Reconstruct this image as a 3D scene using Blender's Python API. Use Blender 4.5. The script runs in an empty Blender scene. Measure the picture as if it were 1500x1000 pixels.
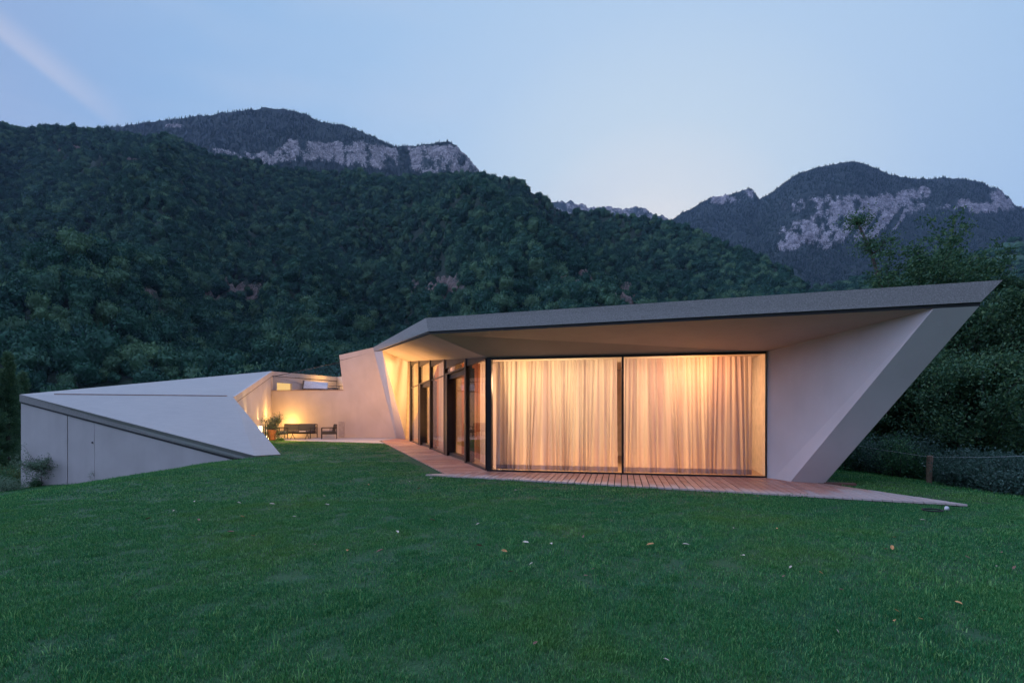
import bpy, math, random
import numpy as np
from mathutils import Vector
R = math.radians
scene = bpy.context.scene
col = scene.collection
rng = np.random.default_rng(7)
random.seed(7)

# ------------------------------------------------------------------ camera, world, exposure
CAMZ = 1.4; HY = 606.0; F = 750.0
cam_d = bpy.data.cameras.new('camera'); cam = bpy.data.objects.new('camera', cam_d); col.objects.link(cam)
cam.location = (0, 0, CAMZ); cam.rotation_euler = (R(90), 0, 0)
cam_d.sensor_width = 36; cam_d.lens = 18; cam_d.shift_y = (HY - 500) / 1500
cam_d.clip_start = 0.05; cam_d.clip_end = 30000
scene.camera = cam
scene.view_settings.view_transform = 'Standard'; scene.view_settings.look = 'None'
scene.view_settings.exposure = 0.2; scene.view_settings.gamma = 1
scene.render.engine = 'CYCLES'
cy = scene.cycles
cy.use_denoising = True
cy.max_bounces = 7; cy.diffuse_bounces = 4; cy.glossy_bounces = 3; cy.transmission_bounces = 4
cy.transparent_max_bounces = 12; cy.volume_bounces = 0; cy.sample_clamp_indirect = 4.0
cy.caustics_reflective = False; cy.caustics_refractive = False

world = bpy.data.worlds.new("World"); scene.world = world; world.use_nodes = True
wt = world.node_tree; wt.nodes.clear()
def wn(t, **k):
    n = wt.nodes.new(t)
    for a, b in k.items(): setattr(n, a, b)
    return n
def wmath(op, a, b=None, c=None, clamp=False):
    n = wn('ShaderNodeMath', operation=op, use_clamp=clamp)
    for i, v in enumerate((a, b, c)):
        if v is None: continue
        if isinstance(v, (int, float)): n.inputs[i].default_value = v
        else: wt.links.new(v, n.inputs[i])
    return n.outputs[0]
tc = wn('ShaderNodeTexCoord')
sep = wn('ShaderNodeSeparateXYZ'); wt.links.new(tc.outputs['Generated'], sep.inputs[0])
vx, vy, vz = sep.outputs
glow = Vector((0.27, 1.0, 0.24)).normalized()
dotn = wn('ShaderNodeVectorMath', operation='DOT_PRODUCT'); wt.links.new(tc.outputs['Generated'], dotn.inputs[0]); dotn.inputs[1].default_value = glow
rampn = wn('ShaderNodeValToRGB'); wt.links.new(dotn.outputs['Value'], rampn.inputs[0])
cr = rampn.color_ramp
cr.elements[0].position = 0.0; cr.elements[0].color = (.23, .29, .47, 1)
cr.elements[1].position = 1.0; cr.elements[1].color = (.84, .79, .73, 1)
for p, c in ((.45, (.28, .38, .60, 1)), (.68, (.29, .46, .70, 1)), (.82, (.35, .52, .74, 1)), (.91, (.43, .58, .76, 1)), (.96, (.53, .65, .76, 1)), (.985, (.66, .71, .75, 1))):
    e = cr.elements.new(p); e.color = c
# soft vapour streak high on the left
yy = wmath('MAXIMUM', vy, 0.02)
a_ = wmath('DIVIDE', vx, yy); b_ = wmath('DIVIDE', vz, yy)
# line through (-1,.755) and (-.77,.575): direction (.787,-.616), normal (.616,.787)
dist = wmath('ADD', wmath('MULTIPLY', wmath('ADD', a_, 1.0), .616), wmath('MULTIPLY', wmath('SUBTRACT', b_, .745), .787))
along = wmath('SUBTRACT', wmath('MULTIPLY', wmath('ADD', a_, 1.0), .787), wmath('MULTIPLY', wmath('SUBTRACT', b_, .745), .616))
def ss(v, lo, hi):
    n = wn('ShaderNodeMapRange', interpolation_type='SMOOTHSTEP'); wt.links.new(v, n.inputs[0])
    n.inputs[1].default_value = lo; n.inputs[2].default_value = hi
    return n.outputs[0]
streak = wmath('MULTIPLY', ss(dist, -.020, .0), wmath('SUBTRACT', 1.0, ss(dist, .0, .050)))
streak = wmath('MULTIPLY', streak, wmath('SUBTRACT', 1.0, ss(along, .08, .42)))
streak = wmath('MULTIPLY', streak, wmath('GREATER_THAN', vy, 0.02))
streak = wmath('MULTIPLY', streak, .36)
nz = wn('ShaderNodeTexNoise'); nz.inputs['Scale'].default_value = 2.2; nz.inputs['Detail'].default_value = 4
mp = wn('ShaderNodeMapping'); mp.inputs['Scale'].default_value = (1, 1, 3.5); mp.inputs['Rotation'].default_value = (0, R(20), 0)
wt.links.new(tc.outputs['Generated'], mp.inputs[0]); wt.links.new(mp.outputs[0], nz.inputs['Vector'])
veil = wmath('MULTIPLY', ss(nz.outputs['Fac'], .48, .75), .22)
mx = wn('ShaderNodeMix', data_type='RGBA'); wt.links.new(veil, mx.inputs[0]); wt.links.new(rampn.outputs[0], mx.inputs[6]); mx.inputs[7].default_value = (.54, .60, .72, 1)
mx2 = wn('ShaderNodeMix', data_type='RGBA'); wt.links.new(streak, mx2.inputs[0]); wt.links.new(mx.outputs[2], mx2.inputs[6]); mx2.inputs[7].default_value = (.64, .62, .70, 1)
bg = wn('ShaderNodeBackground')
# sky strength raised overhead and far left, added to light roofs, lawn and walls
over = wmath('MULTIPLY', ss(vz, .66, 1.0), 2.0)
lft = wn('ShaderNodeVectorMath', operation='DOT_PRODUCT'); wt.links.new(tc.outputs['Generated'], lft.inputs[0]); lft.inputs[1].default_value = Vector((-1, -.12, .2)).normalized()
backs = wmath('MULTIPLY', ss(lft.outputs['Value'], .68, 1.0), 7.5)
wt.links.new(wmath('ADD', wmath('ADD', over, backs), 1.0), bg.inputs['Strength'])
wt.links.new(mx2.outputs[2], bg.inputs[0])
wo = wn('ShaderNodeOutputWorld'); wt.links.new(bg.outputs[0], wo.inputs[0])
world.cycles.sampling_method = 'MANUAL'; world.cycles.sample_map_resolution = 512

# the last afterglow behind the mountains: very weak and very soft
sd = bpy.data.lights.new('afterglow_sun', 'SUN'); sd.energy = 0.12; sd.angle = R(40); sd.color = (1, .85, .75)
so = bpy.data.objects.new('afterglow_sun', sd); col.objects.link(so)
so.rotation_euler = Vector((0.24, 1.0, 0.75)).to_track_quat('Z', 'Y').to_euler()

# ------------------------------------------------------------------ helpers
def P(px, py, D): return ((px - 750) / F * D, D, CAMZ - (py - HY) / F * D)
def PG(px, py, z=0.0):
    D = (CAMZ - z) * F / (py - HY); return ((px - 750) / F * D, D, z)
def mesh(name, verts, faces, smooth=False):
    me = bpy.data.meshes.new(name)
    V = np.asarray(verts, dtype=np.float32)
    if isinstance(faces, np.ndarray):
        n, k = faces.shape
        me.vertices.add(len(V)); me.vertices.foreach_set('co', V.ravel())
        me.loops.add(n * k); me.loops.foreach_set('vertex_index', faces.astype(np.int32).ravel())
        me.polygons.add(n); me.polygons.foreach_set('loop_start', np.arange(0, n * k, k, dtype=np.int32))
        me.polygons.foreach_set('loop_total', np.full(n, k, dtype=np.int32))
        me.update(calc_edges=True)
    else:
        me.from_pydata([tuple(map(float, v)) for v in verts], [], faces)
    if smooth: me.polygons.foreach_set('use_smooth', np.ones(len(me.polygons), dtype=bool))
    return me
def obj(name, me, mat=None, parent=None, loc=None):
    o = bpy.data.objects.new(name, me); col.objects.link(o)
    if mat is not None:
        me.materials.clear(); me.materials.append(mat)
    if parent is not None: o.parent = parent
    if loc is not None: o.location = loc
    return o
def tag(o, label=None, cat=None, group=None, kind=None):
    if label: o['label'] = label
    if cat: o['category'] = cat
    if group: o['group'] = group
    if kind: o['kind'] = kind
    return o
def thing(name, label, cat, loc=(0, 0, 0), rz=0, group=None):
    o = bpy.data.objects.new(name, None); col.objects.link(o); o.location = loc; o.rotation_euler = (0, 0, rz)
    o.empty_display_size = .2
    return tag(o, label, cat, group)
def copy_tree(o, parent=None):
    c = o.copy(); col.objects.link(c)
    if parent is not None: c.parent = parent
    for ch in list(o.children): copy_tree(ch, c)
    return c
class MB:
    def __init__(s): s.v = []; s.f = []
    def add(s, vs, fs):
        k = len(s.v); s.v += [tuple(v) for v in vs]; s.f += [tuple(i + k for i in f) for f in fs]; return s
    def box(s, a, b):
        (x0, y0, z0), (x1, y1, z1) = a, b
        return s.add([(x0,y0,z0),(x1,y0,z0),(x1,y1,z0),(x0,y1,z0),(x0,y0,z1),(x1,y0,z1),(x1,y1,z1),(x0,y1,z1)],
                     [(0,3,2,1),(4,5,6,7),(0,1,5,4),(1,2,6,5),(2,3,7,6),(3,0,4,7)])
    def hexa(s, q0, q1):   # two quads, joined
        return s.add(list(q0) + list(q1), [(3,2,1,0),(4,5,6,7),(0,1,5,4),(1,2,6,5),(2,3,7,6),(3,0,4,7)])
    def prism(s, poly, vec):  # extrude polygon along vec
        n = len(poly); v = Vector(vec)
        return s.add([tuple(p) for p in poly] + [tuple(Vector(p) + v) for p in poly],
                     [tuple(range(n)), tuple(range(2*n-1, n-1, -1))] + [(i, i+n, (i+1) % n + n, (i+1) % n) for i in range(n)])
    def bar(s, p0, p1, w, h=None, up=(0, 0, 1)):
        h = h or w; p0 = Vector(p0); p1 = Vector(p1); d = (p1 - p0).normalized(); u = Vector(up)
        if abs(d.dot(u)) > .95: u = Vector((1, 0, 0))
        sx = d.cross(u).normalized() * w / 2; uy = sx.cross(d).normalized() * h / 2
        return s.hexa([p0 - sx - uy, p0 + sx - uy, p0 + sx + uy, p0 - sx + uy], [p1 - sx - uy, p1 + sx - uy, p1 + sx + uy, p1 - sx + uy])
    def tube(s, pts, rad, n=8):
        pts = [Vector(p) for p in pts]; rad = rad if isinstance(rad, (list, tuple)) else [rad] * len(pts)
        vs = []; fs = []; ref = Vector((.13, .21, .97))
        for i, p in enumerate(pts):
            d = (pts[min(i+1, len(pts)-1)] - pts[max(i-1, 0)]).normalized()
            a = d.cross(ref if abs(d.dot(ref)) < .95 else Vector((1, 0, 0))).normalized(); b = d.cross(a)
            for k in range(n):
                t = 2*math.pi*k/n; vs.append(p + (a*math.cos(t) + b*math.sin(t)) * rad[i])
        for i in range(len(pts)-1):
            for k in range(n): fs.append((i*n+k, i*n+(k+1) % n, (i+1)*n+(k+1) % n, (i+1)*n+k))
        fs.append(tuple(range(n-1, -1, -1))); fs.append(tuple((len(pts)-1)*n+k for k in range(n)))
        return s.add(vs, fs)
    def build(s, name, mat, parent=None, bevel=0, smooth=False, loc=None):
        me = mesh(name, s.v, s.f, smooth); o = obj(name, me, mat, parent, loc)
        if bevel:
            m = o.modifiers.new('bevel', 'BEVEL'); m.width = bevel; m.segments = 2; m.limit_method = 'ANGLE'
        return o
def slab(face, t, name, mat, parent, outward=None):
    """a planar-ish panel (list of 3D points) given real thickness t away from the viewer side"""
    p = [Vector(q) for q in face]; n = Vector((0, 0, 0))
    for i in range(len(p)): n += (p[i] - p[0]).cross(p[(i+1) % len(p)] - p[0])
    n.normalize()
    toward = Vector(outward) if outward else Vector((0, 0, CAMZ)) - p[0]
    if n.dot(toward) < 0: n = -n; p = p[::-1]
    m = MB(); k = len(p)
    m.v = [tuple(q) for q in p] + [tuple(q - n * t) for q in p]
    m.f = [tuple(range(k)), tuple(range(2*k-1, k-1, -1))] + [((i+1) % k, i, i+k, (i+1) % k + k) for i in range(k)]
    return m.build(name, mat, parent)

# value noise
def _h(ix, iy, s):
    n = (ix.astype(np.int64) * 374761393 + iy.astype(np.int64) * 668265263 + s * 974634777) & 0xffffffff
    n = ((n ^ (n >> 13)) * 1274126177) & 0xffffffff
    return ((n ^ (n >> 16)) & 0xffff) / 65535.0
def vnoise(x, y, s=0):
    ix = np.floor(x); iy = np.floor(y); fx = x - ix; fy = y - iy
    fx = fx*fx*(3-2*fx); fy = fy*fy*(3-2*fy)
    a = _h(ix, iy, s); b = _h(ix+1, iy, s); c = _h(ix, iy+1, s); d = _h(ix+1, iy+1, s)
    return (a*(1-fx)+b*fx)*(1-fy) + (c*(1-fx)+d*fx)*fy
def fbm(x, y, oct=5, s=0, ridged=False):
    t = 0; amp = .5; x = np.asarray(x, float); y = np.asarray(y, float)
    for i in range(oct):
        n = vnoise(x, y, s+i)
        if ridged: n = 1 - abs(2*n-1)
        t = t + amp*n; x, y = x*1.93*.8+y*1.93*.6+13.1, -x*1.93*.6+y*1.93*.8+7.7; amp *= .5
    return t

# ------------------------------------------------------------------ materials
class NT:
    def __init__(s, name):
        s.m = bpy.data.materials.new(name); s.m.use_nodes = True; s.t = s.m.node_tree; s.t.nodes.clear()
        s.out = s.t.nodes.new('ShaderNodeOutputMaterial')
        s.tc = s.t.nodes.new('ShaderNodeTexCoord')
    def n(s, t, ins=None, **k):
        nd = s.t.nodes.new(t)
        for a, b in k.items(): setattr(nd, a, b)
        for a, b in (ins or {}).items(): s.set(nd.inputs[a], b)
        return nd
    def set(s, inp, v):
        if isinstance(v, bpy.types.NodeSocket): s.t.links.new(v, inp)
        else: inp.default_value = v
    def noise(s, scale, detail=4, rough=.55, vec=None, coord='Object', dist=0):
        nd = s.n('ShaderNodeTexNoise', {'Scale': scale, 'Detail': detail, 'Roughness': rough, 'Distortion': dist})
        s.t.links.new(vec if vec is not None else s.tc.outputs[coord], nd.inputs['Vector']); return nd.outputs['Fac']
    def map(s, sc=(1, 1, 1), rot=(0, 0, 0), coord='Object'):
        nd = s.n('ShaderNodeMapping', {'Scale': sc, 'Rotation': rot}); s.t.links.new(s.tc.outputs[coord], nd.inputs[0]); return nd.outputs[0]
    def ramp(s, fac, stops):
        nd = s.n('ShaderNodeValToRGB'); s.t.links.new(fac, nd.inputs[0]); r = nd.color_ramp
        while len(r.elements) < len(stops): r.elements.new(.5)
        for e, (p, c) in zip(r.elements, stops): e.position = p; e.color = tuple(c) + (1,)
        return nd.outputs[0]
    def mix(s, f, a, b, mode='MIX'):
        nd = s.n('ShaderNodeMix', data_type='RGBA', blend_type=mode)
        s.set(nd.inputs[0], f)
        for i, v in ((6, a), (7, b)): s.set(nd.inputs[i], v if isinstance(v, bpy.types.NodeSocket) else tuple(v) + (1,))
        return nd.outputs[2]
    def bump(s, h, strength=.3, dist=.01):
        nd = s.n('ShaderNodeBump', {'Strength': strength, 'Distance': dist}); s.t.links.new(h, nd.inputs['Height']); return nd.outputs[0]
    def math(s, op, a, b=0.0):
        nd = s.n('ShaderNodeMath', operation=op); s.set(nd.inputs[0], a); s.set(nd.inputs[1], b); return nd.outputs[0]
    def bsdf(s, color, rough=.6, normal=None, **k):
        nd = s.n('ShaderNodeBsdfPrincipled'); s.set(nd.inputs['Base Color'], color if isinstance(color, bpy.types.NodeSocket) else tuple(color)+(1,))
        s.set(nd.inputs['Roughness'], rough)
        if normal is not None: s.set(nd.inputs['Normal'], normal)
        for a, b in k.items(): s.set(nd.inputs[a.replace('_', ' ')], b)
        s.t.links.new(nd.outputs[0], s.out.inputs[0]); return s.m

def simple(name, c, rough=.6, var=.15, scale=6, **k):
    t = NT(name); f = t.noise(scale, 5)
    return t.bsdf(t.ramp(f, [(.3, [x*(1-var) for x in c]), (.7, [min(1, x*(1+var)) for x in c])]), rough, **k)

def plaster(name, c):
    t = NT(name); f = t.noise(.8, 6); g = t.noise(160, 3); st = t.noise(3.0, 5, vec=t.map((1, 1, .12)))
    cc = t.ramp(f, [(.25, [x*.86 for x in c]), (.75, [x*1.05 for x in c])])
    cc = t.mix(t.math('MULTIPLY', t.ramp(st, [(.5, (0, 0, 0)), (.8, (1, 1, 1))]), .28), cc, [x*.75 for x in c])
    return t.bsdf(cc, .85, t.bump(g, .35, .003))
M = {}
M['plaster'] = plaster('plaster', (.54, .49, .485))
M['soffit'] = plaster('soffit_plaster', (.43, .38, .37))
t = NT('stone_fascia')    # rough washed concrete edge
v = t.n('ShaderNodeTexVoronoi', {'Scale': 55.0}); t.t.links.new(t.tc.outputs['Object'], v.inputs['Vector'])
gr = t.noise(40, 6, .8); cc = t.ramp(gr, [(.3, (.17, .155, .145)), (.55, (.31, .285, .27)), (.75, (.55, .51, .48))])
cc = t.mix(.35, cc, t.ramp(v.outputs['Distance'], [(.1, (.5, .49, .47)), (.6, (.22, .22, .22))]))
M['fascia'] = t.bsdf(cc, .9, t.bump(gr, .9, .02))
t = NT('roof_render')      # pale coated roof, fine horizontal courses
w = t.noise(9, 5, .6, vec=t.map((.25, .25, 3.5))); g = t.noise(70, 3); big = t.noise(.5, 4)
cc = t.ramp(w, [(.3, (.56, .56, .57)), (.7, (.65, .65, .65))]); cc = t.mix(.25, cc, t.ramp(big, [(.3, (.52, .52, .54)), (.7, (.68, .67, .66))]))
cc = t.mix(t.math('MULTIPLY', t.ramp(g, [(.45, (0, 0, 0)), (.75, (1, 1, 1))]), .35), cc, (.40, .40, .41))
cc = t.mix(1.0, cc, (.66, .64, .62), 'MULTIPLY')
M['roof'] = t.bsdf(cc, .85, t.bump(t.math('ADD', w, g), .5, .01))
M['black'] = simple('black_metal', (.012, .012, .014), .45, .2)
M['gap'] = simple('dark_gap', (.012, .012, .013), .7, .2)
M['frame'] = simple('anodised_frame', (.020, .018, .022), .35, .2, Metallic=.3)
t = NT('copper_strip'); M['copper'] = t.bsdf(t.ramp(t.noise(5), [(.3, (.22, .15, .12)), (.7, (.32, .22, .18))]), .6)
def wood(name, stops, rough=.45):
    t = NT(name); at = t.n('ShaderNodeAttribute', attribute_name='tint')
    g = t.noise(3, 6, .6, vec=t.map((12, 12, 12))); gg = t.noise(45, 4, .6)
    c = t.ramp(at.outputs['Fac'], stops); c = t.mix(.35, c, t.ramp(g, [(.3, [x*.6 for x in stops[0][1]]), (.7, stops[-1][1])]))
    gp_ = t.n('ShaderNodeNewGeometry').outputs['Position']; sx_ = t.n('ShaderNodeSeparateXYZ'); t.t.links.new(gp_, sx_.inputs[0])
    # pale mix: sky glare painted on the open tip, weathered ends along the roof line
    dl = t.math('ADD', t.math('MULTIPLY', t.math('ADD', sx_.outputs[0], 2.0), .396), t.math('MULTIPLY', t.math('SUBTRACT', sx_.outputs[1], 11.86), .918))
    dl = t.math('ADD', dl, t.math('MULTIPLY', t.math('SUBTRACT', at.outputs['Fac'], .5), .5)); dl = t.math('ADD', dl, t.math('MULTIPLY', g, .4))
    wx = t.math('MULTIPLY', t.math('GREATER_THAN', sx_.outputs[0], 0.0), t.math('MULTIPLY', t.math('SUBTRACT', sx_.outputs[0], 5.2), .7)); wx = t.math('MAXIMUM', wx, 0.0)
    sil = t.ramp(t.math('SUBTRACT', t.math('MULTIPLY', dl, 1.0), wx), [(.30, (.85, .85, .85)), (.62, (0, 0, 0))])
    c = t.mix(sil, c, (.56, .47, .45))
    wet = t.ramp(t.noise(1.6, 4, .7), [(.46, (0, 0, 0)), (.62, (1, 1, 1))])
    r = t.mix(wet, (rough,)*3, (rough+.25,)*3)
    return t.bsdf(c, r, t.bump(gg, .25, .003))
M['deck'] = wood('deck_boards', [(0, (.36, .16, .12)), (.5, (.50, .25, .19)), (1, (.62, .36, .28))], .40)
t = NT('terrace_slabs'); b = t.n('ShaderNodeTexBrick', {'Scale': 1.0, 'Mortar Size': .006, 'Brick Width': 1.2, 'Row Height': .6, 'Color1': (.52, .47, .45, 1), 'Color2': (.46, .42, .40, 1), 'Mortar': (.2, .18, .17, 1)})
t.t.links.new(t.tc.outputs['Object'], b.inputs['Vector']); M['terrace'] = t.bsdf(b.outputs['Color'], .6)
# thin window glass: clear with a Fresnel sky reflection
def glassmat(name, tint, ior=1.5, boost=1.0):
    t = NT(name); tr = t.n('ShaderNodeBsdfTransparent', {'Color': tint+(1,)}); gl = t.n('ShaderNodeBsdfGlossy', {'Roughness': 0.0, 'Color': (1, 1, 1, 1)})
    fr = t.n('ShaderNodeLayerWeight', {'Blend': .5}); f2 = t.math('ADD', t.math('MULTIPLY', t.math('POWER', fr.outputs['Facing'], 4.6), boost*.5), .022*boost)
    ms = t.n('ShaderNodeMixShader'); t.t.links.new(f2, ms.inputs[0]); t.t.links.new(tr.outputs[0], ms.inputs[1]); t.t.links.new(gl.outputs[0], ms.inputs[2])
    t.t.links.new(ms.outputs[0], t.out.inputs[0]); return t.m
M['glass'] = glassmat('window_glass', (.94, .94, .94), 1.5, 1.0)
M['glass_rail'] = glassmat('balustrade_glass', (.93, .95, .97), 1.5, 4.5)
def curtainmat(name, cdiff, ctr, scale=1.0):
    t = NT(name)
    fold_shade = t.noise(5*scale, 4, .6, vec=t.map((1, 1, .04)))  # fold shading put into the translucent colour as vertical streaks
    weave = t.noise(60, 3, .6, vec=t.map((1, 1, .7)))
    c = t.ramp(fold_shade, [(.36, [ctr[0]*.60, ctr[1]*.52, ctr[2]*.62]), (.6, ctr)]); c = t.mix(t.math('MULTIPLY', weave, .3), c, [x*.6 for x in ctr])
    d = t.n('ShaderNodeBsdfDiffuse', {'Color': tuple(cdiff)+(1,)}); tr = t.n('ShaderNodeBsdfTranslucent', {'Color': c})
    tp = t.n('ShaderNodeBsdfTransparent', {'Color': (1, .9, .8, 1)})
    m1 = t.n('ShaderNodeMixShader', {0: .62}); m2 = t.n('ShaderNodeMixShader', {0: .06})
    t.t.links.new(d.outputs[0], m1.inputs[1]); t.t.links.new(tr.outputs[0], m1.inputs[2]); t.t.links.new(m1.outputs[0], m2.inputs[1]); t.t.links.new(tp.outputs[0], m2.inputs[2])
    t.t.links.new(m2.outputs[0], t.out.inputs[0]); return t.m
M['curtain'] = curtainmat('linen_curtain', (.62, .55, .58), (.90, .77, .66))
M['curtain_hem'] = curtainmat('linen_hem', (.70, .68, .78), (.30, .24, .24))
M['sheer'] = curtainmat('sheer_side_curtain', (.50, .45, .48), (.8, .62, .5))
M['rust_curtain'] = curtainmat('rust_curtain', (.38, .16, .09), (.55, .22, .10))
M['int_wall'] = simple('interior_wall', (.62, .50, .38), .8)
M['int_floor'] = simple('interior_floor', (.35, .22, .14), .4)
def emis(name, c, s):
    t = NT(name); e = t.n('ShaderNodeEmission', {'Color': tuple(c)+(1,), 'Strength': s}); t.t.links.new(e.outputs[0], t.out.inputs[0]); return t.m
M['lamp'] = emis('lamp_glow', (1, .72, .38), 7)
M['lit'] = emis('lit_opening', (1, .60, .20), 1.05)
M['bark'] = simple('bark', (.055, .042, .035), .9, .4, 9)
M['bark_pale'] = simple('bark_pale', (.16, .14, .12), .9, .3, 9)
def leafmat(name, c1, c2, c3, trans=.25, island=True):
    t = NT(name)
    if island: r = t.n('ShaderNodeNewGeometry').outputs['Random Per Island']
    else: r = t.n('ShaderNodeObjectInfo').outputs['Random']
    f = t.noise(.9, 3, coord='Object') if island else t.noise(.35, 3)
    c = t.ramp(r, [(0, c1), (.6, c2), (1, c3)]); c = t.mix(t.ramp(f, [(.35, (0, 0, 0)), (.7, (.55, .55, .55))]), c, [x*.6 for x in c1])
    d = t.n('ShaderNodeBsdfDiffuse', {'Color': c}); tr = t.n('ShaderNodeBsdfTranslucent', {'Color': c}); ms = t.n('ShaderNodeMixShader', {0: trans})
    gl = t.n('ShaderNodeBsdfGlossy', {'Roughness': .45, 'Color': (.5, .6, .6, 1)}); m2 = t.n('ShaderNodeMixShader', {0: .03})
    t.t.links.new(d.outputs[0], ms.inputs[1]); t.t.links.new(tr.outputs[0], ms.inputs[2])
    t.t.links.new(ms.outputs[0], m2.inputs[1]); t.t.links.new(gl.outputs[0], m2.inputs[2]); t.t.links.new(m2.outputs[0], t.out.inputs[0]); return t.m
M['leaf'] = leafmat('tree_leaves', (.045, .11, .06), (.07, .155, .075), (.14, .22, .08))
M['leaf_yellow'] = leafmat('yellowish_leaves', (.06, .10, .04), (.10, .13, .04), (.17, .17, .05))
M['olive'] = leafmat('olive_leaves', (.13, .22, .14), (.20, .30, .19), (.30, .40, .27))
M['conifer'] = leafmat('conifer_needles', (.07, .15, .09), (.10, .20, .10), (.16, .27, .12))
M['shrub'] = leafmat('shrub_leaves', (.05, .11, .085), (.08, .15, .115), (.16, .24, .20))
M['shrub_green'] = leafmat('green_shrub_leaves', (.05, .15, .07), (.08, .20, .09), (.15, .28, .11))

# ------------------------------------------------------------------ ground
XS = [-60, -30, -19.2, -15.6, -13.65, -10.74, -9.5, -8.3, 8.5, 11, 14, 25, 60]
ZS = [-6, -2.6, -1.45, -1.13, -.84, -.37, -.15, -.02, -.02, -.25, -.75, -2.5, -7]
def gz(x, y):
    x = np.asarray(x, float); y = np.asarray(y, float)
    xe = np.where(x < 0, x, x + .12*np.clip(y-8, 0, 40))
    z = np.interp(xe, XS, ZS)
    z = z - .06*np.clip(-60-x, 0, 300) - .06*np.clip(x-60, 0, 300)
    z = z - .12*np.clip(y-37, 0, 150) - .02*np.clip(-y-12, 0, 300)
    z = z + .05*(fbm(x*.25, y*.25, 3, 3)-.45) * np.clip((np.hypot(x+1, y-14)-3)/6, 0, 1) * (y < 40)
    xl = np.interp(y, [17.4, 22, 31, 40], [-8.3, -11.95, -14.7, -14.7])
    z = np.where((y > 17.4) & (y < 37) & (x > xl) & (x < -5), -.012, z)
    return np.maximum(z, -22) - .02
def nonuni(lo, hi, nlo, nhi, step):
    a = list(np.arange(lo, hi, step)); s = step; x = hi
    while x < nhi: a.append(x); s *= 1.18; x += s
    a.append(nhi); s = step; x = lo; b = []
    while x > nlo: s *= 1.18; x -= s; b.append(max(x, nlo))
    return np.array(sorted(set(b + a)))
gx = nonuni(-26, 18, -4500, 4500, .35); gy = nonuni(-2, 34, -2300, 5200, .35)
GX, GY = np.meshgrid(gx, gy); GZ = gz(GX, GY)
nx, ny = len(gx), len(gy)
def gridfaces(nu, nv):
    i = np.arange(nv-1)[:, None]*nu + np.arange(nu-1)[None, :]
    return np.stack([i, i+1, i+nu+1, i+nu], -1).reshape(-1, 4)
t = NT('lawn_ground')
pos = t.n('ShaderNodeNewGeometry').outputs['Position']
def lawncol(t, pos):
    n1 = t.noise(.45, 4, vec=pos); n2 = t.noise(3.5, 5, vec=pos)
    ln = t.n('ShaderNodeVectorMath', {1: (14.0, -6.0, 0.0)}, operation='DISTANCE'); t.t.links.new(pos, ln.inputs[0])
    wob = t.math('ADD', ln.outputs['Value'], t.math('MULTIPLY', n1, .5))
    band = t.math('PINGPONG', wob, .62); 
    c = t.ramp(n1, [(.35, (.034, .205, .066)), (.5, (.052, .240, .068)), (.66, (.105, .260, .050))])
    c = t.mix(t.math('MULTIPLY', t.ramp(n2, [(.45, (0, 0, 0)), (.7, (1, 1, 1))]), .3), c, (.034, .200, .095))
    c = t.mix(t.math('MULTIPLY', t.ramp(t.math('MULTIPLY', band, 1.6), [(.80, (0, 0, 0)), (.97, (1, 1, 1))]), .38), c, (.075, .250, .125))
    return c
c = t.mix(.75, lawncol(t, pos), (.012, .028, .010))
t.bsdf(c, .9, t.bump(t.noise(30, 4, vec=pos), .6, .03)); M['ground'] = t.m
g = obj('ground', mesh('ground', np.stack([GX, GY, GZ], -1).reshape(-1, 3), gridfaces(nx, ny), True), M['ground']); tag(g, kind='structure')

# ------------------------------------------------------------------ instancer
def instancer(name, pts, scl, rot, idx, sources, kind='stuff', label=None, cat=None):
    me = bpy.data.meshes.new(name); me.vertices.add(len(pts)); me.vertices.foreach_set('co', np.asarray(pts, np.float32).ravel())
    a = me.attributes.new('scl', 'FLOAT_VECTOR', 'POINT'); a.data.foreach_set('vector', np.asarray(scl, np.float32).ravel())
    a = me.attributes.new('rot', 'FLOAT_VECTOR', 'POINT'); a.data.foreach_set('vector', np.asarray(rot, np.float32).ravel())
    a = me.attributes.new('idx', 'INT', 'POINT'); a.data.foreach_set('value', np.asarray(idx, np.int32))
    o = bpy.data.objects.new(name, me); col.objects.link(o)
    ng = bpy.data.node_groups.new(name, 'GeometryNodeTree')
    ng.interface.new_socket('Geometry', in_out='INPUT', socket_type='NodeSocketGeometry')
    ng.interface.new_socket('Geometry', in_out='OUTPUT', socket_type='NodeSocketGeometry')
    N, L = ng.nodes, ng.links
    gi = N.new('NodeGroupInput'); go = N.new('NodeGroupOutput'); jn = N.new('GeometryNodeJoinGeometry')
    def attr(n, ty):
        q = N.new('GeometryNodeInputNamedAttribute'); q.data_type = ty; q.inputs['Name'].default_value = n; return q.outputs['Attribute']
    sa = attr('scl', 'FLOAT_VECTOR'); ra = attr('rot', 'FLOAT_VECTOR'); ia = attr('idx', 'INT')
    e2r = N.new('FunctionNodeEulerToRotation'); L.new(ra, e2r.inputs[0])
    for k, s in enumerate(sources):
        oi = N.new('GeometryNodeObjectInfo'); oi.inputs['Object'].default_value = s; oi.inputs['As Instance'].default_value = True
        cmp_ = N.new('FunctionNodeCompare'); cmp_.data_type = 'INT'; cmp_.operation = 'EQUAL'
        L.new(ia, cmp_.inputs[2]); cmp_.inputs[3].default_value = k
        ip = N.new('GeometryNodeInstanceOnPoints')
        L.new(gi.outputs[0], ip.inputs['Points']); L.new(cmp_.outputs[0], ip.inputs['Selection']); L.new(oi.outputs['Geometry'], ip.inputs['Instance'])
        L.new(sa, ip.inputs['Scale']); L.new(e2r.outputs[0], ip.inputs['Rotation']); L.new(ip.outputs[0], jn.inputs[0])
    L.new(jn.outputs[0], go.inputs[0])
    md = o.modifiers.new('scatter', 'NODES'); md.node_group = ng
    return tag(o, label, cat, kind=kind)
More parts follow.
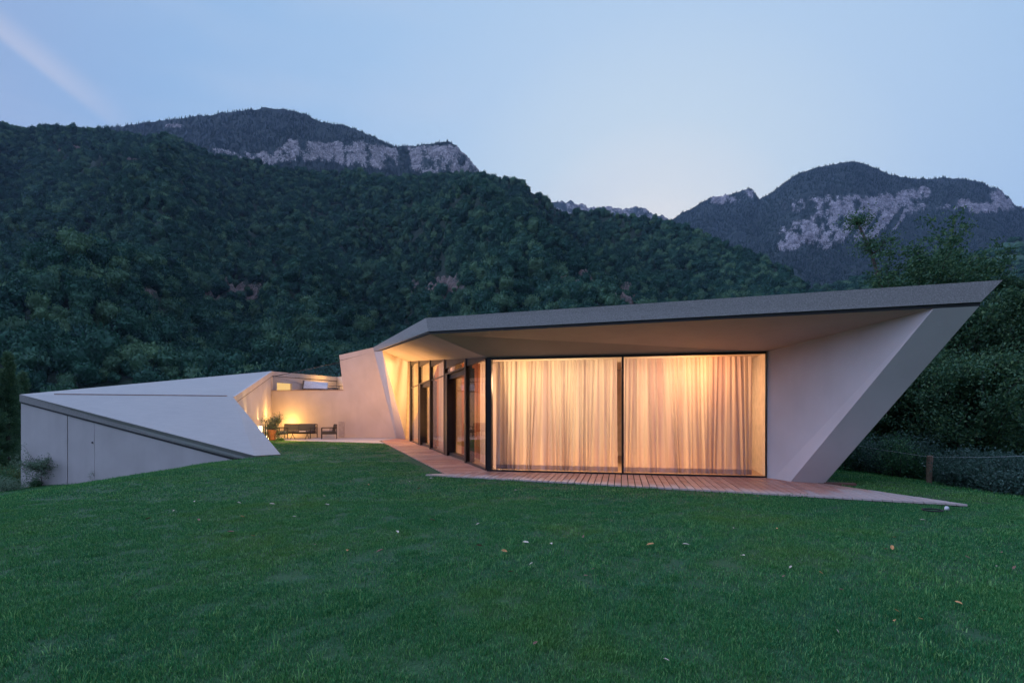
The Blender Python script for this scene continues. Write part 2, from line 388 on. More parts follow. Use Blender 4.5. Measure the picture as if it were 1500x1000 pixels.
def src(name, me, mat):
    me.materials.append(mat); return bpy.data.objects.new(name, me)

def leafquads(cen, nrm_dir, L, W, r, axis=None):
    """leaf quads (rhombus) at centres; returns verts, faces"""
    n = len(cen)
    d = r.normal(size=(n, 3)) if axis is None else axis + .5*r.normal(size=(n, 3))
    d /= np.linalg.norm(d, axis=1)[:, None] + 1e-9
    q = nrm_dir + .9*r.normal(size=(n, 3)); s = np.cross(d, q); s /= np.linalg.norm(s, axis=1)[:, None] + 1e-9
    L = np.broadcast_to(L, (n,))[:, None]; W = np.broadcast_to(W, (n,))[:, None]
    v = np.stack([cen - d*L/2, cen + s*W/2, cen + d*L/2, cen - s*W/2], 1).reshape(-1, 3)
    return v, np.arange(4*n).reshape(-1, 4)

# ------------------------------------------------------------------ mountains
def terrain(name, sil, Yf, Yr, pxr, nu, nv, tf=-.02, p=.9, amp=30, fine=4, seed=1, rockfn=None, zback=.5, ax=(90, 320), vtop=1.25, rough=5, px_fade=False):
    px = np.linspace(pxr[0], pxr[1], nu); v = np.concatenate([np.linspace(0, 1, nv), np.linspace(1, vtop, nv//6)[1:]])
    sx = [a for a, b in sil]; sy = [b for a, b in sil]
    PX, V = np.meshgrid(px, v); ys = np.interp(PX, sx, sy)
    yf = np.interp(PX, *zip(*Yf)); yr = np.interp(PX, *zip(*Yr))
    Y = yf + (yr-yf)*V; X = (PX-750)/F*Y; Vc = np.minimum(V, 1)
    ys = ys + rough*(fbm(PX/9, PX*0, 4, seed+40)-.45)
    tr = (HY-ys)/F; T = tf + (tr-tf)*Vc**p
    Z = CAMZ + T*Y
    Z = np.where(V > 1, CAMZ + tr*yr - zback*(Y-yr), Z)
    w = np.clip(np.sin(np.pi*np.clip(Vc, 0, 1)), 0, 1)**.55
    A = .88*X + .47*Y; B = -.47*X + .88*Y
    sp = fbm(A/ax[0], B/ax[1], 5, seed, True) - .55
    if px_fade: amp = amp*np.clip((1120-PX)/420, .12, 1)
    Z = Z + w*amp*sp*1.6 + w*amp*.5*(fbm(X/60, Y/60, 4, seed+9)-.45) + fine*(fbm(X/9, Y/9, 3, seed+5)-.45)*np.clip(V*6, 0, 1)*(.25+.75*w)
    PY = HY - (Z-CAMZ)/Y*F
    rock = rockfn(PX, PY, X, Y, Z) if rockfn else np.zeros_like(X)
    rock = np.clip(rock, 0, 1)
    # crags: broken relief where the rock is bare
    Z = Z + (rock > .3)*fine*3.2*(fbm(X/14, Z/9, 4, seed+21, True)-.5)
    me = mesh(name, np.stack([X, Y, Z], -1).reshape(-1, 3), gridfaces(nu, len(v)), True)
    at = me.attributes.new('rock', 'FLOAT', 'POINT'); at.data.foreach_set('value', rock.astype(np.float32).ravel())
    return me, X, Y, Z, rock, V
def hillmat(name, forest, rockA, rockB, sc, vert=3.0):
    t = NT(name); at = t.n('ShaderNodeAttribute', attribute_name='rock').outputs['Fac']
    pos = t.n('ShaderNodeNewGeometry').outputs['Position']
    mp = t.n('ShaderNodeMapping', {'Scale': (1, 1, 1/vert)}); t.t.links.new(pos, mp.inputs[0])
    n1 = t.noise(sc, 6, .7, vec=mp.outputs[0]); n2 = t.noise(sc*.4, 5, .6, vec=pos); n3 = t.noise(sc*3, 4, .7, vec=pos)
    n4 = t.noise(sc*7, 3, .7, vec=mp.outputs[0])
    f = t.ramp(n3, [(.3, [x*.5 for x in forest]), (.7, forest)])
    r = t.ramp(t.math('ADD', t.math('MULTIPLY', n1, .6), t.math('MULTIPLY', n4, .4)), [(.38, rockA), (.62, rockB)])
    mv_ = t.n('ShaderNodeMapping', {'Scale': (1, 1, .13)}); t.t.links.new(pos, mv_.inputs[0])
    n5 = t.noise(sc*3.2, 5, .75, vec=mv_.outputs[0]); ms_ = t.n('ShaderNodeMapping', {'Scale': (.12, .12, 1)}); t.t.links.new(pos, ms_.inputs[0]); n6 = t.noise(sc*2.2, 4, .7, vec=ms_.outputs[0])
    r = t.mix(.75, r, t.ramp(t.math('ADD', t.math('MULTIPLY', n5, .7), t.math('MULTIPLY', n6, .3)), [(.40, (.16, .15, .16)), (.58, (1, 1, 1))]), 'MULTIPLY')
    m = t.ramp(t.math('ADD', at, t.math('ADD', t.math('MULTIPLY', t.math('SUBTRACT', n1, .5), 1.7), t.math('MULTIPLY', t.math('SUBTRACT', n4, .5), 1.6))), [(.42, (0, 0, 0)), (.56, (1, 1, 1))])
    return t.bsdf(t.mix(m, f, r), .95, t.bump(t.math('ADD', n1, n3), .8, 1/sc*.25))
def ell(PX, PY, cx, cy, rx, ry, rot=0):
    c, s = math.cos(R(rot)), math.sin(R(rot)); dx = PX-cx; dy = PY-cy
    return 1 - np.sqrt(((dx*c+dy*s)/rx)**2 + ((-dx*s+dy*c)/ry)**2)
def patches(lst, k=2.5):
    def f(PX, PY, X, Y, Z):
        n = fbm(PX/14, PY/9, 4, 77); r = np.zeros_like(PX)
        for e in lst: r = np.maximum(r, k*ell(PX, PY, *e))
        return np.clip(r, 0, 1) * np.clip(.5 + 3.2*(n-.42), 0, 1)
    return f
def ridge_mask(pts_top, pts_bot, lo, hi, soft=5):
    def f(PX, PY):
        a = np.interp(PX, *zip(*pts_top)); b = np.interp(PX, *zip(*pts_bot))
        return np.clip((PY-a)/soft, 0, 1)*np.clip((b-PY)/soft, 0, 1)*np.clip((PX-lo)/8, 0, 1)*np.clip((hi-PX)/8, 0, 1)
    return f

def scatter(X, Y, Z, rock, V, n, seed, smin, smax, vmax=1.03, rockmax=.35, pxlim=None, sy=1.0, nsrc=3):
    r = np.random.default_rng(seed)
    nv_, nu_ = X.shape
    # area-weighted cells
    ax = np.stack([X[:-1, 1:]-X[:-1, :-1], Y[:-1, 1:]-Y[:-1, :-1], Z[:-1, 1:]-Z[:-1, :-1]], -1)
    bx = np.stack([X[1:, :-1]-X[:-1, :-1], Y[1:, :-1]-Y[:-1, :-1], Z[1:, :-1]-Z[:-1, :-1]], -1)
    ar = np.linalg.norm(np.cross(ax, bx), axis=-1)*(V[:-1, :-1] < vmax)*(rock[:-1, :-1] < rockmax)
    clear = fbm(X[:-1, :-1]/45, Y[:-1, :-1]/45, 3, seed+3); ar = ar*np.where(clear < .30, .3, 1)
    pr = ar.ravel()/ar.sum(); cells = r.choice(len(pr), n, p=pr); j, i = np.divmod(cells, nu_-1)
    u = r.random(n); w = r.random(n)
    def lerp(A): return (A[j, i]*(1-u)+A[j, i+1]*u)*(1-w)+(A[j+1, i]*(1-u)+A[j+1, i+1]*u)*w
    pts = np.stack([lerp(X), lerp(Y), lerp(Z)], -1)
    s = smin + (smax-smin)*r.random(n)**2.2
    scl = np.stack([s, s, s*sy*(.8+.5*r.random(n))], -1)
    rot = np.stack([.12*r.normal(size=n), .12*r.normal(size=n), r.random(n)*6.28], -1)
    return pts, scl, rot, r.integers(0, nsrc, n)

def crown_src(k, mat, kind='round', nleaf=1500):
    r = np.random.default_rng(100+k)
    me = bpy.data.meshes.new('crown'); import bmesh
    bm = bmesh.new(); bmesh.ops.create_icosphere(bm, subdivisions=3, radius=1)
    cl = r.normal(size=(11, 3)); cl /= np.linalg.norm(cl, axis=1)[:, None]; cl[:, 2] = np.abs(cl[:, 2])*.9
    P0 = []
    for v in bm.verts:
        d = np.array(v.co); b = max(np.exp(-((d-c)**2).sum()/.16)*(.34+.3*((i*37) % 10)/10) for i, c in enumerate(cl))
        if kind == 'round': q = d*(.62+b)*np.array([1, 1, .85]); q[2] += .45
        else:
            h = (d[2]+1)/2; q = np.array([d[0]*(1-h)*.55, d[1]*(1-h)*.55, h*2.6-.1])*(1+.25*r.normal()*.4)
        v.co = q; P0.append(q)
    bm.to_mesh(me); bm.free(); P0 = np.array(P0)
    V0 = P0; F0 = np.array([tuple(p.vertices) for p in me.polygons]); bpy.data.meshes.remove(me)
    idx = r.integers(0, len(P0), nleaf); c = P0[idx]*(1+.06*r.random((nleaf, 1))) + .035*r.normal(size=(nleaf, 3))
    sz = (.07+.06*r.random(nleaf))*(1 if kind == 'round' else 1.6)
    v, f = leafquads(c, c-np.array([0, 0, .3]), sz*1.4, sz, r)
    V1 = np.vstack([V0*.93, v]); faces = [tuple(x) for x in F0] + [tuple(x+len(V0)) for x in f]
    return src('tree_crown_shape', mesh('crown', V1, faces), mat)

M['forest'] = leafmat('forest_canopy', (.016, .070, .052), (.045, .140, .088), (.150, .270, .135), .1, island=False)
M['forest_far'] = leafmat('far_forest_canopy', (.014, .044, .038), (.022, .060, .045), (.038, .080, .055), .1, island=False)
crowns = [crown_src(k, M['forest']) for k in range(4)]
firs = [crown_src(k+10, M['forest_far'], 'fir', 260) for k in range(3)]

# wooded hillside behind the house
sil1 = [(-700, 250), (-300, 205), (0, 192), (60, 190), (130, 192), (200, 203), (300, 226), (370, 240), (420, 252), (520, 262), (600, 266), (700, 259), (740, 266), (765, 273), (790, 288),
        (806, 303), (830, 312), (870, 314), (930, 320), (985, 331), (1050, 358), (1120, 384), (1160, 404), (1180, 430), (1215, 470), (1260, 530), (1400, 590), (1700, 600)]
me, X, Y, Z, rk, V = terrain('wooded_hill', sil1, [(-700, 170), (600, 190), (1200, 230), (1700, 260)], [(-700, 950), (300, 1050), (800, 1000), (1180, 700), (1260, 480), (1700, 420)],
    (-620, 1500), 560, 230, p=.86, amp=175, fine=8, seed=4, px_fade=True, ax=(170, 650),
    rockfn=patches([(345, 432, 75, 24), (635, 425, 66, 20), (845, 420, 36, 20), (915, 443, 24, 24), (100, 222, 34, 7), (205, 241, 26, 8), (160, 455, 20, 10), (220, 430, 14, 10)], 2.2))
M['hill'] = hillmat('wooded_hillside', (.018, .045, .026), (.12, .085, .075), (.26, .19, .16), .12, 1.5)
tag(obj('wooded_hill', me, M['hill']), kind='structure')
pts, scl, rot, idx = scatter(X, Y, Z, rk, V, 62000, 5, 2.2, 7.6, sy=1.45, nsrc=4)
instancer('forest', pts, scl, rot, idx, crowns, label='dense dark green broadleaf forest covering the hillside behind the house', cat='forest')

# mountain with pale cliffs, behind on the left
sil2 = [(-400, 300), (0, 240), (130, 190), (230, 178), (330, 165), (390, 158), (420, 160), (450, 169), (470, 180), (500, 183), (520, 190), (540, 197), (560, 207), (580, 215), (612, 213), (640, 210),
        (655, 208), (668, 212), (675, 222), (690, 236), (704, 256), (712, 275), (740, 300), (900, 380), (1100, 470)]
top2 = [(300, 216), (350, 222), (400, 222), (424, 203), (470, 208), (500, 206), (530, 206), (560, 212), (575, 216), (590, 214), (704, 210)]
bot2 = [(300, 222), (350, 236), (400, 245), (424, 241), (470, 238), (500, 244), (560, 250), (590, 246), (600, 250), (630, 262), (704, 262)]
band = ridge_mask(top2, bot2, 300, 706, 5)
def rock2(PX, PY, X, Y, Z):
    n = fbm(PX/9, PY/16, 4, 31)
    r = band(PX, PY)*np.clip(.62+3.2*(n-.42), 0, 1)
    r = r*np.where(np.abs(PX-588-.25*(PY-215)) < 8, .12, 1)
    return np.maximum(r, np.clip(2*ell(PX, PY, 255, 186, 16, 4), 0, 1))
me, X, Y, Z, rk, V = terrain('cliff_mountain', sil2, [(-400, 1150), (1100, 1250)], [(-400, 2100), (600, 2300), (1100, 2100)], (-100, 1000), 800, 300, tf=.25, p=.8, amp=60, fine=10, seed=8, rockfn=rock2, ax=(160, 500))
M['mountain'] = hillmat('cliff_mountainside', (.020, .042, .036), (.07, .065, .07), (.60, .54, .52), .045, 2.5)
tag(obj('cliff_mountain', me, M['mountain']), kind='structure')
pts, scl, rot, idx = scatter(X, Y, Z, rk, V, 42000, 15, 2.2, 4.8, rockmax=.25)
instancer('mountain_forest', pts, scl, rot, idx, firs, label='dark conifers covering the mountain above and below the pale cliffs', cat='forest')

# distant jagged peaks in the gap
sil3 = [(700, 330), (790, 300), (815, 296), (822, 292), (829, 297), (836, 293), (843, 300), (852, 297), (860, 304), (880, 303), (920, 308), (932, 304), (945, 306), (955, 313), (970, 317), (1000, 330), (1060, 380)]
me, X, Y, Z, rk, V = terrain('jagged_peaks', sil3, [(600, 2900), (1100, 2900)], [(600, 3900), (1100, 3900)], (690, 1060), 260, 80, tf=.2, p=.8, amp=40, fine=14, seed=12, rockfn=lambda a, b, c, d, e: np.clip(.4+2*(fbm(a/7, b/7, 3, 5)-.4), 0, 1))
tag(obj('jagged_peaks', me, M['mountain']), kind='structure')

# big mountain on the right
sil4 = [(700, 470), (900, 380), (985, 321), (1000, 310), (1012, 306), (1030, 296), (1042, 291), (1060, 287), (1078, 281), (1090, 280), (1098, 276), (1106, 283), (1112, 292), (1130, 282), (1150, 266), (1175, 252),
        (1200, 244), (1222, 240), (1250, 237), (1268, 241), (1290, 250), (1320, 260), (1340, 262), (1380, 261), (1410, 262), (1440, 269), (1465, 279), (1478, 290), (1488, 302), (1500, 305), (1560, 330), (1700, 350), (1900, 380)]
top4 = [(1130, 360), (1160, 330), (1200, 305), (1230, 292), (1290, 288), (1340, 272), (1362, 280)]
bot4 = [(1130, 372), (1160, 372), (1180, 362), (1215, 334), (1260, 318), (1310, 312), (1340, 300), (1362, 296)]
b4 = ridge_mask(top4, bot4, 1135, 1365, 8)
def rock4(PX, PY, X, Y, Z):
    n = fbm(PX/11, PY/13, 4, 51); n2 = fbm((PX+.75*PY)/7, (PX-PY)/60, 4, 61)
    r = b4(PX, PY)*np.clip(.45+3*(n-.43), 0, 1)
    scree = ridge_mask([(1180, 372), (1240, 318), (1328, 298)], [(1180, 376), (1200, 368), (1290, 352), (1312, 340), (1332, 318)], 1185, 1330, 6)(PX, PY)
    r = np.maximum(r, scree*np.clip(5*(n2-.44), 0, 1))
    for e in ((1240, 300, 130, 16), (1190, 345, 60, 28), (1440, 305, 60, 10), (1310, 300, 60, 20), (1470, 290, 24, 20), (1412, 300, 18, 9), (1375, 268, 9, 6), (1352, 282, 14, 9), (1395, 305, 30, 6), (1160, 352, 12, 12), (1090, 285, 22, 8), (1060, 293, 30, 8), (1500, 300, 12, 9)):
        r = np.maximum(r, np.clip(2*ell(PX, PY, *e), 0, 1)*np.clip(.4+3*(n-.43), 0, 1))
    return r
me, X, Y, Z, rk, V = terrain('right_mountain', sil4, [(700, 1250), (1900, 1350)], [(700, 2900), (1100, 2900), (1130, 2600), (1900, 2500)], (930, 1800), 760, 330, tf=.08, p=.8, amp=70, fine=11, seed=21, rockfn=rock4, ax=(150, 500))
M['mountain2'] = hillmat('right_mountainside', (.019, .040, .036), (.07, .065, .075), (.56, .51, .53), .05, 1.6)
tag(obj('steep_mountain', me, M['mountain2']), kind='structure')
pts, scl, rot, idx = scatter(X, Y, Z, rk, V, 48000, 25, 2.2, 4.8, rockmax=.25)
instancer('conifer_forest', pts, scl, rot, idx, firs, label='dark blue green conifers on the steep mountain at right', cat='forest')

# lower slope with meadows at the far right
sil5 = [(1000, 520), (1100, 470), (1180, 428), (1250, 412), (1330, 398), (1400, 378), (1440, 368), (1500, 350), (1600, 330), (1900, 320)]
def meadow(PX, PY, X, Y, Z):
    r = np.zeros_like(PX)
    for e in ((1475, 381, 42, 7, -3), (1490, 358, 70, 4, -12), (1560, 372, 60, 8, 0), (1400, 402, 20, 3, 0)): r = np.maximum(r, np.clip(4*ell(PX, PY, *e), 0, 1))
    return r
me, X, Y, Z, rk, V = terrain('meadow_slope', sil5, [(1000, 330), (1900, 350)], [(1000, 800), (1900, 1300)], (1080, 1800), 300, 160, tf=.0, p=.8, amp=24, fine=4, seed=33, rockfn=meadow)
M['meadow'] = hillmat('meadow_hillside', (.030, .060, .042), (.045, .12, .07), (.06, .15, .085), .03, 1)
tag(obj('meadow_slope', me, M['meadow']), kind='structure')
pts, scl, rot, idx = scatter(X, Y, Z, rk, V, 9000, 35, 3.5, 8, rockmax=.2, nsrc=4)
instancer('slope_forest', pts, scl, rot, idx, crowns, label='green woods between the small meadows on the lower right slope', cat='forest')

# valley side opposite, behind the camera (seen only as a reflection in the glass)
ang = np.linspace(R(185), R(355), 90); rr_ = np.linspace(500, 1900, 30)
A_, R_ = np.meshgrid(ang, rr_); HX = np.cos(A_)*R_; HYY = np.sin(A_)*R_
HZ = -25 + (R_-500)/1400*(230+200*fbm(A_*2.2, A_*0, 4, 71)) + 60*(fbm(HX/200, HYY/200, 4, 72)-.5)
tag(obj('far_hill', mesh('far_hill', np.stack([HX, HYY, HZ], -1).reshape(-1, 3), gridfaces(90, 30), True), M['hill']), kind='structure')

# ------------------------------------------------------------------ house
house = thing('house', 'angular off-white house with slanted flat roof, curtained glass front and folded garage wing', 'house')
Z0 = 0.0
C = (-.587, 12.57); Rr = (5.597, 11.25); Sb = (-5.87, 28.3)
Ct = (*C, 2.77); Rt = (*Rr, 2.77); St = (-5.60, 27.5, 4.21)
At = (-2.0, 11.86, 3.62); Ab = (-1.93, 11.80, 3.30)
Tt = P(1469, 410, 7.78); Tb = P(1437, 442, 7.88)
W1t = P(546.4, 508.8, 29.7); W1b = P(548, 515.2, 29.7); W2t = P(496.8, 520, 30.3); W2b = P(497.8, 527.6, 30.3)
Vb = PG(581, 641.8); Kb = PG(580, 641.2)
def at_px(a, b, px):
    k = (px-750)/F; t_ = (k*a[1]-a[0])/((b[0]-a[0])-k*(b[1]-a[1])); return tuple(a[i]+(b[i]-a[i])*t_ for i in range(3))
_q = at_px(Ab, Tb, 1369); Q = (_q[0]+.012, _q[1]+.028, _q[2]-.06)
Ve = P(559, 512.3, 25.0); Vt = (Ve[0]+.03, Ve[1]+.01, Ve[2]-.04)
BR = (9.6, 22, 3.6); BL = (-4.5, 36, 5.0); BW = (-10.6, 35, 4.9)
def up(p, d): return (p[0], p[1], p[2]+d)
def lerp3(a, b, t): return tuple(a[i]*(1-t)+b[i]*t for i in range(3))
# roof: top sheet and inner fascia faces as one solid; the edge band separate
rt = [At, Tt, BR, BL, BW, W2t, W1t]
m = MB(); cen = tuple(np.mean(np.array(rt), 0)); k = len(rt)
low = [up(Ab, 0), Tb, up(BR, -.35), up(BL, -.35), up(BW, -.3), W2b, W1b]
cl = (cen[0], cen[1], min(cen[2]-.25, 4.6))
m.add(rt, [(0, 1, 2), (0, 2, 3), (0, 3, 6), (6, 3, 4), (6, 4, 5)])
m.add([*rt, *low], [(i, i+k, (i+1) % k + k, (i+1) % k) for i in (1, 2, 3, 4)])
roof = m.build('roof', M['roof'], house)
def band(a_t, b_t, a_b, b_b, th, name, mat, inward):
    iv = Vector(inward).normalized()*th
    q = [Vector(a_t), Vector(b_t), Vector(b_b), Vector(a_b)]
    mm = MB(); mm.hexa([q[3], q[2], q[1], q[0]], [x+iv for x in (q[3], q[2], q[1], q[0])]); return mm.build(name, mat, house)
inF = (.39, .92, 0); inL = (.95, .32, 0); inA = (.15, 1, 0)
band(At, Tt, Ab, Tb, .22, 'fascia', M['fascia'], (.39, .92, 0))
band(W1t, At, W1b, Ab, .22, 'fascia', M['fascia'], (.95, .32, 0))
band(W2t, W1t, W2b, W1b, .22, 'fascia', M['plaster'], (.15, 1, 0))
def mv(p, v, s=1): return (p[0]+v[0]*s, p[1]+v[1]*s, p[2]+(v[2] if len(v) > 2 else 0)*s)
g_ = .055
def gapband(a, b, inward, h=g_):
    iv = Vector(inward).normalized()
    a0 = mv(a, iv, .03); b0 = mv(b, iv, .03)
    mm = MB(); mm.hexa([up(a0, -h), up(b0, -h), b0, a0], [mv(up(a0, -h), iv, .15), mv(up(b0, -h), iv, .15), mv(b0, iv, .15), mv(a0, iv, .15)]); mm.build('shadow_gap', M['gap'], house)
gapband(Ab, Tb, inF, .06); gapband(W2b, W1b, inA, .05); gapband(Ve, Ab, inL, .04); gapband(W1b, Ve, inL, .04)
Abs = mv(up(Ab, -.06), (.03, .03, 0)); Qs = Q
# soffits
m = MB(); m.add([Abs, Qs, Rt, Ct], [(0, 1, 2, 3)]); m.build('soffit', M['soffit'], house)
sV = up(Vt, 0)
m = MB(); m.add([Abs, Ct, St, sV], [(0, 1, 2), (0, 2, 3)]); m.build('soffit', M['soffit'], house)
# right-hand wall with its leaning buttress
Ro = PG(1208, 706); Ri = PG(1158, 705); Nn = (5.657, 11.078, 0)
Tl = (Tb[0]+.0, Tb[1]+.03, Tb[2]-.06)
Rb = (*Rr, 0)
# bring the four corners of the buttress face into one plane by sliding its foot along the deck
_nr = (Vector(Qs)-Vector(Ri)).cross(Vector(Tl)-Vector(Ri)); _k = (1208-750)/F
_y = (_nr.x*Ri[0]+_nr.y*Ri[1]+_nr.z*Ri[2])/(_nr.x*_k+_nr.y); Ro = (_k*_y, _y, 0)
m = MB()
m.add([Rb, Rt, Qs, Nn], [(0, 1, 2), (0, 2, 3)])            # inner cheek
m.build('cheek_wall', M['plaster'], house)
m = MB(); m.add([Nn, Qs, Ri], [(0, 1, 2)]); m.build('chamfer', M['plaster'], house)
m = MB(); bk0 = (8.6, 22, -.6)
m.add([Ri, Qs, Tl, Ro], [(0, 1, 2, 3)])
m.add([Ro, Tl, up(BR, -.35), bk0], [(0, 1, 2), (0, 2, 3)])   # outer flank
m.build('buttress', M['plaster'], house)
# left wedge wall
K_t = W1b
m = MB()
m.add([Kb, K_t, sV, Vb], [(0, 1, 2), (0, 2, 3)])
m.add([Vb, sV, St, (*Sb, 0)], [(0, 1, 3), (1, 2, 3)])
m.build('wedge_wall', M['plaster'], house)
# wall towards the terrace, with the retaining wall below the upper terrace
TWl = (-14.5, 31.0); 
def onA(px):   # terrace wall plane
    a = Kb[0:2]; b = TWl; d = (b[0]-a[0], b[1]-a[1]); k = (px-750)/F
    s = (a[0]-k*a[1])/(k*d[1]-d[0]); return (a[0]+s*d[0], a[1]+s*d[1])
def onAz(px, py):
    x, y = onA(px); return (x, y, CAMZ-(py-HY)/F*y)
pl = [(*onA(580), 0), K_t, up(W2b, -.03), onAz(503, 571.3), onAz(398, 572.0), (*onA(398), 0)]
slab(pl, .3, 'terrace_wall', M['plaster'], house)
cp = MB(); a = onAz(503, 571.3); b = onAz(397.5, 572.0); cp.hexa([mv(a, (0, -.03, 0)), mv(b, (0, -.03, 0)), mv(b, (0, -.03, .03)), mv(a, (0, -.03, .03))], [mv(a, (0, .33, 0)), mv(b, (0, .33, 0)), mv(b, (0, .33, .03)), mv(a, (0, .33, .03))]); cp.build('wall_coping', M['copper'], house)
# thin grey panel low on the terrace wall
a = onAz(496, 616); b = onAz(504.5, 616); hh = .95
m = MB(); m.hexa([(a[0], a[1]-.03, .03), (b[0], b[1]-.03, .03), (b[0], b[1]-.03, hh), (a[0], a[1]-.03, hh)], [(a[0], a[1]+.02, .03), (b[0], b[1]+.02, .03), (b[0], b[1]+.02, hh), (a[0], a[1]+.02, hh)])
m.build('wall_panel', simple('grey_panel', (.36, .33, .36), .5), house)

# ---- front glazing
fd = Vector((Rr[0]-C[0], Rr[1]-C[1], 0)); FL = fd.length; fd.normalize(); fn = Vector((fd.y, -fd.x, 0))   # outward normal
sdv = Vector((Sb[0]-C[0], Sb[1]-C[1], 0)); SL = sdv.length; sdv.normalize(); sn = Vector((-sdv.y, sdv.x, 0))
def fp(s, o, z): v = Vector((*C, 0)) + fd*s + fn*o; return (v.x, v.y, z)
def sp(s, o, z): v = Vector((*C, 0)) + sdv*s + sn*o; return (v.x, v.y, z)
def sh(s): return 2.77 + (4.21-2.77)*s/14.93
def fbox(pf, s0, s1, o0, o1, z0, z1, z1b=None):
    z1b = z1 if z1b is None else z1b
    m = MB(); m.hexa([pf(s0, o0, z0), pf(s1, o0, z0), pf(s1, o1, z0), pf(s0, o1, z0)], [pf(s0, o0, z1), pf(s1, o0, z1b), pf(s1, o1, z1b), pf(s0, o1, z1)]); return m
mid = FL*.511
win = MB()
for (s0, s1) in ((.06, mid-.012), (mid+.012, FL-.012)):
    w = MB()
    for mm in (fbox(fp, s0, s1, -.04, .03, .0, .035), fbox(fp, s0, s1, -.04, .03, 2.72, 2.765), fbox(fp, s0, s0+.012, -.04, .028, .035, 2.72), fbox(fp, s1-.014, s1, -.04, .028, .035, 2.72)): w.add(mm.v, mm.f)
    wo_ = w.build('window', M['frame'], house)
    fbox(fp, s0+.012, s1-.014, -.012, -.002, .035, 2.72).build('pane', M['glass'], wo_)
fbox(fp, mid-.012, mid+.012, -.05, .035, 0, 2.765).build('mullion', M['frame'], house)
# corner post
m = MB(); m.hexa([fp(-.02, .05, 0), fp(.09, .05, 0), fp(.09, -.12, 0), fp(-.02, -.12, 0)], [fp(-.02, .05, 2.77), fp(.09, .05, 2.77), fp(.09, -.12, 2.77), fp(-.02, -.12, 2.77)]); m.build('corner_post', M['frame'], house)
# ---- side glazing
posts = [2.22, 5.35, 8.3, 11.4, 14.4]
for i, s in enumerate(posts):
    fbox(sp, s-.08, s+.08, -.14, .06, 0, sh(s)-.003).build('post', M['frame'], house)
edges = [0.09] + posts
TZ = 2.72
for i in range(5):
    s0 = edges[i] + .06; s1 = edges[i+1] - .06
    if i in (1, 3):     # doors set back between deep jambs
        d = MB()
        for mm in (fbox(sp, s0+.002, s0+.10, -.24, -.02, .0, TZ), fbox(sp, s1-.42, s1-.002, -.26, .05, .0, TZ), fbox(sp, s0+.10, s1-.42, -.22, -.04, TZ-.16, TZ), fbox(sp, s0+.10, s1-.42, -.22, -.04, .0, .12)): d.add(mm.v, mm.f)
        do = d.build('door', M['frame'], house)
        fbox(sp, s0+.10, s1-.42, -.135, -.125, .12, TZ-.16).build('pane', M['glass'], do)
        hd = MB(); hd.bar(sp(s0+.2, -.01, .85), sp(s0+.2, -.01, 1.35), .025); hd.bar(sp(s0+.2, -.05, .9), sp(s0+.2, -.01, .9), .02); hd.bar(sp(s0+.2, -.05, 1.3), sp(s0+.2, -.01, 1.3), .02); hd.build('handle', M['black'], do)
        w = MB(); mm = fbox(sp, s0, s1, -.06, .05, TZ, TZ+.05); w.add(mm.v, mm.f)
        mm = fbox(sp, s0, s1, -.06, .03, sh(s0)-.05, sh(s0)-.004, sh(s1)-.004); w.add(mm.v, mm.f)
        wo_ = w.build('transom_window', M['frame'], house)
        fbox(sp, s0, s1, -.012, -.002, TZ+.05, sh(s0)-.03, sh(s1)-.03).build('pane', M['glass'], wo_)
    else:
        w = MB(); mm = fbox(sp, s0, s1, -.05, .03, .0, .045); w.add(mm.v, mm.f)
        mm = fbox(sp, s0, s1, -.05, .03, sh(s0)-.03, sh(s0)-.004, sh(s1)-.004); w.add(mm.v, mm.f)
        for e0, e1 in ((s0, s0+.02), (s1-.02, s1)): mm = fbox(sp, e0, e1, -.045, .025, .045, sh(e0)-.03, sh(e1)-.03); w.add(mm.v, mm.f)
        if i > 0: mm = fbox(sp, s0+.02, s1-.02, -.04, .02, TZ, TZ+.035); w.add(mm.v, mm.f)
        wo_ = w.build('window', M['frame'], house)
        fbox(sp, s0, s1, -.012, -.002, .045, sh(s0)-.02, sh(s1)-.02).build('pane', M['glass'], wo_)
m = MB(); m.hexa([sp(14.5, .05, 0), sp(14.75, .05, 0), sp(14.75, -.1, 0), sp(14.5, -.1, 0)], [sp(14.82, .05, 4.15), sp(14.95, .05, 4.15), sp(14.95, -.1, 4.15), sp(14.82, -.1, 4.15)]); m.build('slanted_post', M['copper'], house)

# ---- interior shell
def poly_obj(pts, name, mat, t=.05, outward=None): return slab(pts, t, name, mat, house, outward)
I1 = (8.2, 20.5); I2 = (-.6, 29.6)
poly_obj([(*C, .01), (*Rr, .01), (*I1, .01), (*I2, .01), (*Sb, .01)], 'floor', M['int_floor'], .1, (0, 0, 1))
m = MB(); ce = [Ct, Rt, (*I1, 2.9), (*I2, 4.15), St]
m.add([up(p, -.012) for p in ce], [(0, 2, 1), (0, 3, 2), (0, 4, 3)]); m.add([up(p, .06) for p in ce], [(0, 1, 2), (0, 2, 3), (0, 3, 4)])
m.build('ceiling', M['int_wall'], house)
for a, b, za, zb in ((Rr, I1, 2.77, 2.9), (I1, I2, 2.9, 4.15), (I2, Sb, 4.15, 4.21)):
    poly_obj([(*a, 0), (*b, 0), (*b, zb), (*a, za)], 'inner_wall', M['int_wall'], .12, (0 - a[0], 18 - a[1], 0))
# unseen wall added between the rooms to bound the front room's light
pa = sp(6.0, -2.2, 0); pb = (5.2, 16.3, 0)
m = MB(); m.prism([pa, pb, up(pb, 2.8), up(pa, 3.1)], (-.1, -.05, 0)); m.build('light_baffle', M['int_wall'], house)
m = MB(); 
pz = sp(2.22, -1.1, 0); 

